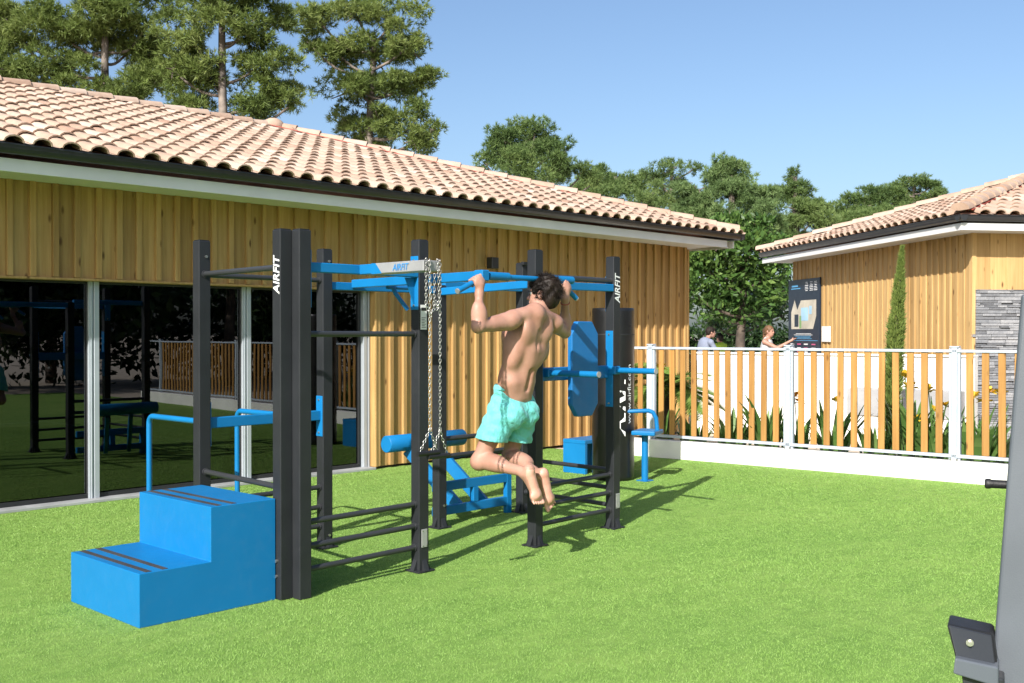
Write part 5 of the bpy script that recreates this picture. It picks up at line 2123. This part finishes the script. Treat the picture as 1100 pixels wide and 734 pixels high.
B_.ell(hp_(0.086, 0.002, -0.031), (0.015, 0.010, 0.010), 0.01, AXH, 'sub')
B_.ell(hp_(0.086, 0.002, 0.031), (0.015, 0.010, 0.010), 0.01, AXH, 'sub')
B_.cap(hp_(0.090, -0.056, -0.018), hp_(0.090, -0.056, 0.018), 0.0065, 0.0065, 0.008)
B_.cap(hp_(0.088, -0.066, -0.014), hp_(0.088, -0.066, 0.014), 0.0068, 0.0068, 0.008)
for s in (-1, 1):      # ears
    B_.ell(hp_(-0.004, -0.008, 0.079 * s), (0.011, 0.021, 0.034), 0.008, [hr + hf * 0.35 * -s, hf, hu])
    B_.ell(hp_(0.000, -0.004, 0.090 * s), (0.006, 0.011, 0.018), 0.006, AXH, 'sub')
# hands: palm behind the bar, four fingers over it, thumb under
GR = {-1: (np.array((4.90, LY, 1.933)), np.array((5.09, LY, 2.016))), 1: (np.array((6.115, LY, 1.913)), np.array((5.96, LY, 2.010)))}
for s, wr in ((-1, wr_l), (1, wr_r)):
    g0, g1 = GR[s]
    t = (g1 - g0) / np.linalg.norm(g1 - g0)          # along the bar, inward
    gc = g1 - t * 0.028                              # middle of the grip
    ydir = np.array((0.0, 1.0, 0.0))
    upn = np.cross(t, ydir)
    if upn[2] < 0:
        upn = -upn
    # palm sits on the camera side (-Y) and a little under the bar
    pc_ = gc - ydir * 0.030 - upn * 0.012
    B_.ell(pc_, (0.048, 0.020, 0.044), 0.02, [t, ydir, upn])
    B_.cap(wr, pc_ - upn * 0.02, 0.027, 0.027, 0.025)
    for i, (o_, rr_, k_) in enumerate(((0.037, 0.0106, 1.0), (0.0135, 0.0110, 1.08), (-0.010, 0.0106, 1.03), (-0.033, 0.0094, 0.88))):
        c = gc + t * o_
        R1 = 0.0200 + rr_
        a0 = c - ydir * (R1 + 0.002) + upn * 0.000
        a1 = c + (-ydir * 0.62 + upn * 0.80) * (R1 + 0.002) * k_
        a2 = c + (ydir * 0.70 + upn * 0.62) * (R1 + 0.001)
        a3 = c + (ydir * 0.86 - upn * 0.50) * (R1 + 0.000)
        a4 = c + (ydir * 0.25 - upn * 0.92) * (R1 + 0.001)
        B_.cap(a0 - upn * 0.012, a1, rr_ * 1.05, rr_, 0.006)
        B_.ell(a1, (rr_ * 1.12,) * 3, 0.004)
        B_.cap(a1, a2, rr_, rr_ * 0.94, 0.004)
        B_.cap(a2, a3, rr_ * 0.94, rr_ * 0.88, 0.004)
        B_.cap(a3, a4, rr_ * 0.88, rr_ * 0.8, 0.004)
    th0 = pc_ + t * 0.036 - upn * 0.014
    th1 = gc + t * 0.052 - ydir * 0.020 - upn * 0.022
    th2 = gc + t * 0.046 + ydir * 0.012 - upn * 0.029
    B_.cap(th0, th1, 0.014, 0.0115, 0.010)
    B_.cap(th1, th2, 0.0115, 0.0095, 0.005)
# legs
hip_l, hip_r = np.array((5.485, 5.335, 1.09)), np.array((5.668, 5.335, 1.09))
kn_l, kn_r = np.array((5.365, 5.452, 0.728)), np.array((5.690, 5.455, 0.735))
an_l, an_r = np.array((5.405, 5.02, 0.685)), np.array((5.565, 5.058, 0.655))
for s, hip, kn, an in ((-1, hip_l, kn_l, an_l), (1, hip_r, kn_r, an_r)):
    B_.cap(hip, kn, 0.086, 0.056, 0.03)
    B_.ell(kn + (0, 0.004, 0.0), (0.056, 0.058, 0.058), 0.03)
    sd_ = (an - kn) / np.linalg.norm(an - kn)
    B_.cap(kn, an, 0.052, 0.034, 0.03)
    cz_ = np.array((0, 0, 0.03))
    B_.ell(kn + sd_ * 0.145 + (0.012, 0.0, 0.022), (0.052, 0.105, 0.052), 0.04, [(1, 0, 0), sd_, np.cross((1, 0, 0), sd_)])
    B_.ell(kn + sd_ * 0.145 + (-0.018, 0.0, 0.016), (0.045, 0.095, 0.045), 0.04, [(1, 0, 0), sd_, np.cross((1, 0, 0), sd_)])
# buttocks (under the shorts)
B_.ell((5.51, 5.27, 1.08), (0.085, 0.085, 0.095), 0.03)
B_.ell((5.645, 5.275, 1.08), (0.085, 0.085, 0.095), 0.03)
# feet: soles towards the camera, toes down
for s, an, heel, ball in ((-1, an_l, np.array((5.402, 4.985, 0.705)), np.array((5.448, 4.968, 0.528))), (1, an_r, np.array((5.572, 5.012, 0.662)), np.array((5.628, 5.005, 0.478)))):
    fd = (ball - heel) / np.linalg.norm(ball - heel)
    sn_ = np.array((0.0, -1.0, 0.0))
    sd2 = np.cross(sn_, fd)
    sd2 /= np.linalg.norm(sd2)
    if sd2[0] < 0:
        sd2 = -sd2
    B_.ell(heel + (0, 0.012, 0), (0.040, 0.036, 0.040), 0.02)
    B_.cap(an, heel + (0, 0.01, 0.0), 0.035, 0.031, 0.02)
    B_.cap(an + (0.005, 0.02, -0.02), heel + fd * 0.12 + (0, 0.035, 0), 0.036, 0.024, 0.03)
    B_.cap(heel + fd * 0.03 + (0, 0.016, 0) + sd2 * 0.010 * s, ball + (0, 0.014, 0), 0.036, 0.032, 0.02)
    B_.cap(heel + fd * 0.05 + (0, 0.014, 0) - sd2 * 0.008 * s, ball + (0, 0.014, 0) - sd2 * 0.012 * s, 0.028, 0.028, 0.02)
    B_.ell(ball + (0, 0.012, 0) , (0.054, 0.027, 0.040), 0.02, [sd2, sn_, fd])
    inn = -s
    for i in range(5):
        o_ = (0.038 - 0.0185 * i) * inn
        L_ = (0.058, 0.056, 0.049, 0.042, 0.034)[i]
        rr_ = (0.0145, 0.0102, 0.0098, 0.0092, 0.0088)[i]
        a0 = ball + sd2 * o_ + fd * 0.012 + (0, 0.012, 0)
        a1 = ball + sd2 * o_ * 1.12 + fd * (0.012 + L_ * 0.6) + (0, 0.012, 0)
        a2 = ball + sd2 * o_ * 1.12 + fd * (0.012 + L_) + (0, 0.004, 0)
        B_.cap(a0, a1, rr_ * 1.05, rr_, 0.006)
        B_.cap(a1, a2, rr_, rr_ * 1.0, 0.003)
body = sdf_obj('body', B_, M['skin'], man)
body.data.materials.append(M['skin_pale'])
# paler soles
me = body.data
cos = np.empty(len(me.polygons) * 3, dtype=np.float32)
nor = np.empty(len(me.polygons) * 3, dtype=np.float32)
me.polygons.foreach_get('center', cos)
me.polygons.foreach_get('normal', nor)
cos, nor = cos.reshape(-1, 3), nor.reshape(-1, 3)
mi = ((cos[:, 2] < 0.71) & (cos[:, 1] < 5.035) & (nor[:, 1] < -0.25)).astype(np.int32)
me.polygons.foreach_set('material_index', mi)

# shorts
S_ = Sdf((5.12, 5.00, 0.78), (5.95, 5.65, 1.36), RES)
S_.tf = lean
S_.ell((5.572, 5.335, 1.13), (0.174, 0.127, 0.135), 0.03, AXT)
S_.ell((5.585, 5.322, 1.235), (0.162, 0.112, 0.075), 0.04, AXT)
S_.ell((5.505, 5.258, 1.075), (0.100, 0.100, 0.110), 0.04)
S_.ell((5.648, 5.265, 1.075), (0.100, 0.100, 0.110), 0.04)
for hip, kn, so_ in ((hip_l, kn_l, -0.006), (hip_r, kn_r, 0.004)):
    dv = kn - hip
    a = hip + dv * 0.0 + (0, -0.015, 0)
    b = hip + dv * 0.70 + (so_, -0.022, 0)
    S_.cap(a, b, 0.112, 0.112, 0.04)
S_.warp(0.0055, lambda x, y, z: np.sin(x * 46 + z * 30 + np.sin(z * 21) * 1.5) * np.cos(y * 38 - z * 26) + 0.6 * np.sin(z * 75 + x * 50 + y * 40))
# hem and waist cuts
S_.cut((5.42, 5.4, 0.885), (-0.10, 0.12, -0.98))
S_.cut((5.55, 5.275, 1.270), (0.02, -0.06, 1.0))
# open the hems
for hip, kn in ((hip_l, kn_l), (hip_r, kn_r)):
    dv = kn - hip
    S_.cap(hip + dv * 0.50 + (0, -0.020, 0), hip + dv * 0.85 + (0, -0.022, 0), 0.092, 0.100, 0.01, 'sub')
sho = sdf_obj('shorts', S_, M['shorts'], man)
wb_ = Sdf((5.3, 5.05, 1.15), (5.9, 5.6, 1.33), RES)
wb_.tf = lean
wb_.ell((5.583, 5.316, 1.243), (0.166, 0.117, 0.10), 0.01, AXT)
wb_.cut((5.55, 5.275, 1.277), (0.02, -0.06, 1.0))
wb_.cut((5.55, 5.275, 1.240), (-0.02, 0.06, -1.0))
wb_.warp(0.002, lambda x, y, z: np.sin(np.arctan2(y - 5.295, x - 5.56) * 60))
sdf_obj('waistband', wb_, M['shorts'], man)
# hair
H_ = Sdf((5.54, 4.97, 1.79), (5.92, 5.36, 2.13), 0.005)
H_.ell(hp_(-0.022, 0.042, 0), (0.096, 0.110, 0.096), 0.02, AXH)
H_.ell(hp_(-0.058, -0.022, 0), (0.080, 0.064, 0.082), 0.02, AXH)
H_.ell(hp_(0.055, 0.085, 0.01), (0.066, 0.052, 0.036), 0.03, AXH)
H_.ell(hp_(-0.02, 0.095, 0.02), (0.078, 0.080, 0.040), 0.03, AXH)
H_.ell(hp_(-0.04, 0.05, 0.05), (0.045, 0.065, 0.06), 0.03, AXH)
H_.ell(hp_(-0.04, 0.05, -0.05), (0.045, 0.065, 0.06), 0.03, AXH)
for s in (-1, 1):
    H_.cap(hp_(0.022, 0.03, 0.07 * s), hp_(0.018, 0.0, 0.074 * s), 0.013, 0.008, 0.01)
H_.warp(0.0075, lambda x, y, z: np.sin(x * 60 + 2.0 * np.sin(z * 28 + y * 16)) * np.cos(y * 42 + z * 30) + 0.35 * np.sin(z * 60 + x * 150 + y * 90))
H_.ell(hp_(0.095, -0.03, 0), (0.075, 0.055, 0.085), 0.012, AXH, 'sub')
for s in (-1, 1):
    H_.ell(hp_(-0.002, -0.014, 0.094 * s), (0.030, 0.026, 0.036), 0.008, AXH, 'sub')
hair_o = sdf_obj('hair', H_, M['hair'], man)
# loose locks
rng = np.random.default_rng(5)
n = 2600
u = rng.normal(0, 1, (n, 3))
u /= np.linalg.norm(u, axis=1, keepdims=True)
cc = hp_(-0.022, 0.042, 0)
p = cc + (u @ np.array(AXH)) * 1.0 * 0 + u[:, :1] * hr * 0.096 + u[:, 1:2] * hf * 0.112 + u[:, 2:3] * hu * 0.108
ff = (p - head) @ hf
uu = (p - head) @ hu
keep = ~((ff > 0.03) & (uu < 0.06)) & (uu > -0.06)
p, u = p[keep], u[keep]
nrmv = u[:, :1] * hr + u[:, 1:2] * hf + u[:, 2:3] * hu
dr = nrmv * 0.35 + np.array([-0.2, 0.3, -0.5]) * 0.7 + rng.normal(0, 0.35, nrmv.shape)
V_, F_ = tufts(p, dr, np.full(len(p), 0.040), 3, rng, 0.035, 0.3)
np_mesh('hair_lock', V_, F_, M['hair'], hair_o, rng.random(len(F_)))
for s in (-1, 1):
    bm = bmesh.new()
    bmesh.ops.create_uvsphere(bm, u_segments=16, v_segments=10, radius=0.0125)
    mb = MB()
    mb.bm(bm, Matrix.Translation(Vector(hp_(0.077, 0.004, 0.031 * s))), 0.5, True)
    e_ = mb.build('eye', M['eye_white'], man)
    bm = bmesh.new()
    bmesh.ops.create_uvsphere(bm, u_segments=12, v_segments=8, radius=0.006)
    mb = MB()
    mb.bm(bm, Matrix.Translation(Vector(hp_(0.0855, 0.004, 0.031 * s))), 0.5, True)
    mb.build('iris', M['iris'], e_)
mb = MB()
for s in (-1, 1):
    ring = [hp_(0.099, 0.004 + 0.019 * math.sin(a), 0.032 * s + 0.024 * math.cos(a)) for a in [2 * PI * j / 14 for j in range(15)]]
    mb.tube(ring, 0.0022, 6)
    mb.tube([hp_(0.098, 0.012, 0.055 * s), hp_(0.06, 0.012, 0.077 * s), hp_(0.0, 0.013, 0.084 * s), hp_(-0.018, -0.004, 0.086 * s)], 0.0024, 6)
mb.tube([hp_(0.099, 0.008, -0.009), hp_(0.103, 0.011, 0), hp_(0.099, 0.008, 0.009)], 0.0022, 6)
tag(mb.build('glasses', M['glasses'], man), None, None)
mb = MB()
wrp = wr_r * 0.86 + el_r * 0.14
fa = (wr_r - el_r) / np.linalg.norm(wr_r - el_r)
e1 = np.cross(fa, (0, 1, 0))
e1 /= np.linalg.norm(e1)
e2 = np.cross(fa, e1)
mb.tube([wrp + (e1 * math.cos(2 * PI * j / 18) + e2 * math.sin(2 * PI * j / 18)) * 0.0325 for j in range(19)], 0.0035, 6)
mb.build('bracelet', M['red'], man)


# ---- bystanders beyond the fence
def bystander(label, feet, face, height, shirt, trous, hair, arm_l, arm_r, lean=0.0, hair_long=False, shoulders=0.19, seed=0, zoff=0.0, bare_arms=True, headturn=0.0):
    """standing figure; arm_l / arm_r are (elbow, hand) offsets in (right, forward, up) from the shoulder"""
    t = thing('person', label, 'person', feet)
    f = np.array((math.cos(face), math.sin(face), 0))
    r = np.array((math.sin(face), -math.cos(face), 0))
    u_ = np.array((0, 0, 1.0))
    o = np.array(feet)
    k_ = height / 1.72

    def q(a, b, c):
        return o + (r * a + f * (b + lean * max(0, c - 0.9)) + u_ * c) * k_
    lo = o + np.array((-0.95, -0.95, -0.02))
    hi = o + np.array((0.95, 0.95, height + 0.12))
    S = Sdf(lo, hi, 0.0115)
    A = [r, f, u_]
    S.ell(q(0, 0, 1.27), (0.16 * k_, 0.105 * k_, 0.22 * k_), 0.04, A)
    S.ell(q(0, 0, 0.98), (0.155 * k_, 0.11 * k_, 0.16 * k_), 0.06, A)
    for s, arm in ((-1, arm_l), (1, arm_r)):
        sh = q(shoulders * s, 0, 1.40)
        e = sh + (r * arm[0][0] + f * arm[0][1] + u_ * arm[0][2]) * k_
        h = e + (r * arm[1][0] + f * arm[1][1] + u_ * arm[1][2]) * k_
        S.cap(q(0, -0.01, 1.44), sh, 0.055 * k_, 0.05 * k_, 0.04)
        S.cap(sh, e, 0.044 * k_, 0.034 * k_, 0.03)
        S.cap(e, h, 0.035 * k_, 0.024 * k_, 0.02)
        dv = (h - e) / np.linalg.norm(h - e)
        S.ell(h + dv * 0.035, (0.026, 0.026, 0.045), 0.015, [np.cross(dv, f) + 1e-3, np.cross(dv, np.cross(dv, f)) + 1e-3, dv])
        for i in range(4):
            w_ = np.cross(dv, u_)
            w_ = w_ / (np.linalg.norm(w_) + 1e-6)
            b = h + dv * 0.07 + w_ * (0.012 * (i - 1.5)) * 1.6
            S.cap(b, b + dv * (0.06 - 0.008 * abs(i - 1.2)) + f * 0.008, 0.0095, 0.008, 0.004)
        S.cap(h + dv * 0.02, h + dv * 0.055 + u_ * 0.04, 0.012, 0.0095, 0.008)
        S.cap(q(0.085 * s, 0, 0.92), q(0.09 * s, 0.02, 0.48), 0.085 * k_, 0.055 * k_, 0.03)
        S.cap(q(0.09 * s, 0.02, 0.48), q(0.09 * s, -0.01, 0.08), 0.055 * k_, 0.035 * k_, 0.03)
        S.cap(q(0.09 * s, -0.03, 0.04), q(0.10 * s, 0.15, 0.03), 0.036 * k_, 0.03 * k_, 0.02)
    hc = q(0, 0.03, 1.60)
    S.cap(q(0, 0, 1.44), hc, 0.05 * k_, 0.048 * k_, 0.03)
    f2 = f * math.cos(headturn) + r * math.sin(headturn)
    r2 = np.array((f2[1], -f2[0], 0))
    A2 = [r2, f2, u_]
    S.ell(hc + u_ * 0.02, (0.072, 0.09, 0.10), 0.02, A2)
    S.ell(hc + f2 * 0.04 - u_ * 0.045, (0.05, 0.05, 0.065), 0.03, A2)
    S.cap(hc + f2 * 0.088 + u_ * 0.005, hc + f2 * 0.104 - u_ * 0.024, 0.009, 0.012, 0.012)
    S.cap(hc + f2 * 0.083 - u_ * 0.055 - r2 * 0.016, hc + f2 * 0.083 - u_ * 0.055 + r2 * 0.016, 0.008, 0.008, 0.008)
    for s in (-1, 1):
        S.ell(hc + r2 * 0.076 * s, (0.010, 0.02, 0.03), 0.01, A2)
    sdf_obj('body', S, M['skin'], t)
    # clothes
    C_ = Sdf(lo, hi, 0.0115)
    C_.ell(q(0, 0, 1.27), (0.172 * k_, 0.118 * k_, 0.235 * k_), 0.04, A)
    C_.ell(q(0, 0, 0.99), (0.168 * k_, 0.124 * k_, 0.16 * k_), 0.06, A)
    if not bare_arms:
        for s, arm in ((-1, arm_l), (1, arm_r)):
            sh = q(shoulders * s, 0, 1.40)
            e = sh + (r * arm[0][0] + f * arm[0][1] + u_ * arm[0][2]) * k_
            C_.cap(q(0, -0.01, 1.44), sh, 0.064 * k_, 0.06 * k_, 0.04)
            C_.cap(sh, sh + (e - sh) * 0.7, 0.056 * k_, 0.052 * k_, 0.03)
    else:
        for s in (-1, 1):
            C_.cap(q(0.08 * s, 0.09, 1.34), q(0.085 * s, -0.02, 1.475), 0.016, 0.014, 0.02)
            C_.cap(q(0.085 * s, -0.02, 1.475), q(0.07 * s, -0.10, 1.30), 0.014, 0.016, 0.02)
    C_.ell(q(0, 0.02, 1.52), (0.075 * k_, 0.09 * k_, 0.085 * k_), 0.01, A, 'sub')
    sdf_obj('shirt', C_, shirt, t)
    T_ = Sdf(lo, np.array((hi[0], hi[1], o[2] + 1.15)), 0.0115)
    T_.ell(q(0, 0, 0.95), (0.172 * k_, 0.128 * k_, 0.14 * k_), 0.05, A)
    for s in (-1, 1):
        T_.cap(q(0.085 * s, 0, 0.92), q(0.09 * s, 0.02, 0.50), 0.098 * k_, 0.075 * k_, 0.03)
    sdf_obj('trousers', T_, trous, t)
    Hh = Sdf(hc - 0.22, hc + 0.22, 0.009)
    Hh.ell(hc - f2 * 0.012 + u_ * 0.038, (0.084, 0.100, 0.094), 0.02, A2)
    Hh.ell(hc - f2 * 0.05 - u_ * 0.01, (0.07, 0.055, 0.075), 0.02, A2)
    if hair_long:
        Hh.ell(hc - f2 * 0.105 + u_ * 0.03, (0.04, 0.045, 0.045), 0.02, A2)
        Hh.cap(hc - f2 * 0.11 + u_ * 0.01, hc - f2 * 0.13 - u_ * 0.13, 0.034, 0.016, 0.02)
    Hh.warp(0.005, lambda x, y, z: np.sin(x * 80 + 2 * np.sin(z * 40)) * np.cos(y * 70 + z * 50))
    Hh.ell(hc + f2 * 0.095 - u_ * 0.025, (0.08, 0.06, 0.085), 0.012, A2, 'sub')
    sdf_obj('hair', Hh, hair, t)
    for s in (-1, 1):
        bm = bmesh.new()
        bmesh.ops.create_uvsphere(bm, u_segments=10, v_segments=6, radius=0.011)
        mb = MB()
        mb.bm(bm, Matrix.Translation(Vector(hc + f2 * 0.083 + u_ * 0.012 + r2 * 0.03 * s)), 0.5, True)
        mb.build('eye', M['iris'], t)
    return t


RIGHT_ANG = math.atan2(RGT[1], RGT[0])
wp = at_depth(823, 375, 21.4)
wp.z = 0.06
bystander('woman with fair tied-back hair in a pale sleeveless top, reaching to the navy board', tuple(wp), RIGHT_ANG - 0.55, 1.74, M['dress'], M['towel'], M['hair2'],
          ((-0.06, 0.04, -0.25), (0.06, 0.18, -0.12)), ((0.02, 0.26, -0.12), (-0.07, 0.24, 0.14)), 0.05, True, 0.165, 1, headturn=0.2)
gp = at_depth(749, 375, 22.3)
gp.z = 0.06
bystander('dark-haired person in a grey-blue T-shirt leaning forward beyond the fence', tuple(gp), RIGHT_ANG + 0.35, 1.72, M['tshirt'], M['trousers'], M['hair'],
          ((-0.06, 0.10, -0.26), (0.03, 0.20, -0.10)), ((0.05, 0.14, -0.24), (-0.03, 0.22, -0.06)), 0.42, False, 0.19, 2, bare_arms=False, headturn=0.3)
yp = at_depth(774, 375, 29.0)
yp.z = 0.0
bystander('distant person in a lime yellow shirt under the trees', tuple(yp), RIGHT_ANG + 2.2, 1.62, M['hivis'], M['trousers'], M['hair'],
          ((-0.05, 0.04, -0.27), (0.02, 0.08, -0.24)), ((0.05, 0.04, -0.27), (-0.02, 0.08, -0.24)), 0.0, False, 0.18, 3, bare_arms=False)


# ------------------------------------------------------------------ one object for each separate piece of the small hardware
SPLIT = {'bolt', 'screw', 'sleeve_grip', 'end_cap', 'collar', 'bracket', 'sloping_leg', 'fascia', 'gutter', 'soffit', 'hip_flashing',
         'grip_handle', 'strap', 'hair_lock_'}
for o in list(scene.objects):
    if o.type != 'MESH' or o.name.split('.')[0] not in SPLIT:
        continue
    me = o.data
    par = list(range(len(me.vertices)))

    def find(a):
        while par[a] != a:
            par[a] = par[par[a]]
            a = par[a]
        return a
    co_key = {}
    for v_ in me.vertices:
        key = tuple(round(c, 5) for c in v_.co)
        if key in co_key:
            par[find(v_.index)] = find(co_key[key])
        else:
            co_key[key] = v_.index
    for p_ in me.polygons:
        r0_ = find(p_.vertices[0])
        for q_ in p_.vertices[1:]:
            par[find(q_)] = r0_
    isl = {}
    for p_ in me.polygons:
        isl.setdefault(find(p_.vertices[0]), []).append(p_)
    # touching pieces (overlapping boxes) stay together
    boxes = []
    for ps in isl.values():
        vv_ = np.array([me.vertices[i].co[:] for p_ in ps for i in p_.vertices])
        boxes.append([vv_.min(0) - 0.004, vv_.max(0) + 0.004, list(ps)])
    merged = True
    while merged:
        merged = False
        for i in range(len(boxes)):
            for j in range(i + 1, len(boxes)):
                a, b = boxes[i], boxes[j]
                if o.name.split('.')[0] not in ('gutter', 'fascia', 'soffit') and (a[0] <= b[1]).all() and (b[0] <= a[1]).all():
                    boxes[i] = [np.minimum(a[0], b[0]), np.maximum(a[1], b[1]), a[2] + b[2]]
                    boxes.pop(j)
                    merged = True
                    break
            if merged:
                break
    if len(boxes) < 2:
        continue
    nm = o.name.split('.')[0]
    for n_, (lo_, hi_, ps) in enumerate(boxes):
        used = sorted({i for p_ in ps for i in p_.vertices})
        mp = {i: k_ for k_, i in enumerate(used)}
        m2 = bpy.data.meshes.new(nm)
        m2.from_pydata([me.vertices[i].co[:] for i in used], [], [[mp[i] for i in p_.vertices] for p_ in ps])
        m2.polygons.foreach_set('use_smooth', [p_.use_smooth for p_ in ps])
        at = m2.attributes.new('rnd', 'FLOAT', 'FACE')
        at.data.foreach_set('value', [0.5] * len(ps))
        for mt in me.materials:
            m2.materials.append(mt)
        m2.update()
        if n_ == 0:
            first = m2
        else:
            c_o = o.copy()
            c_o.data = m2
            COL.objects.link(c_o)
    o.data = first
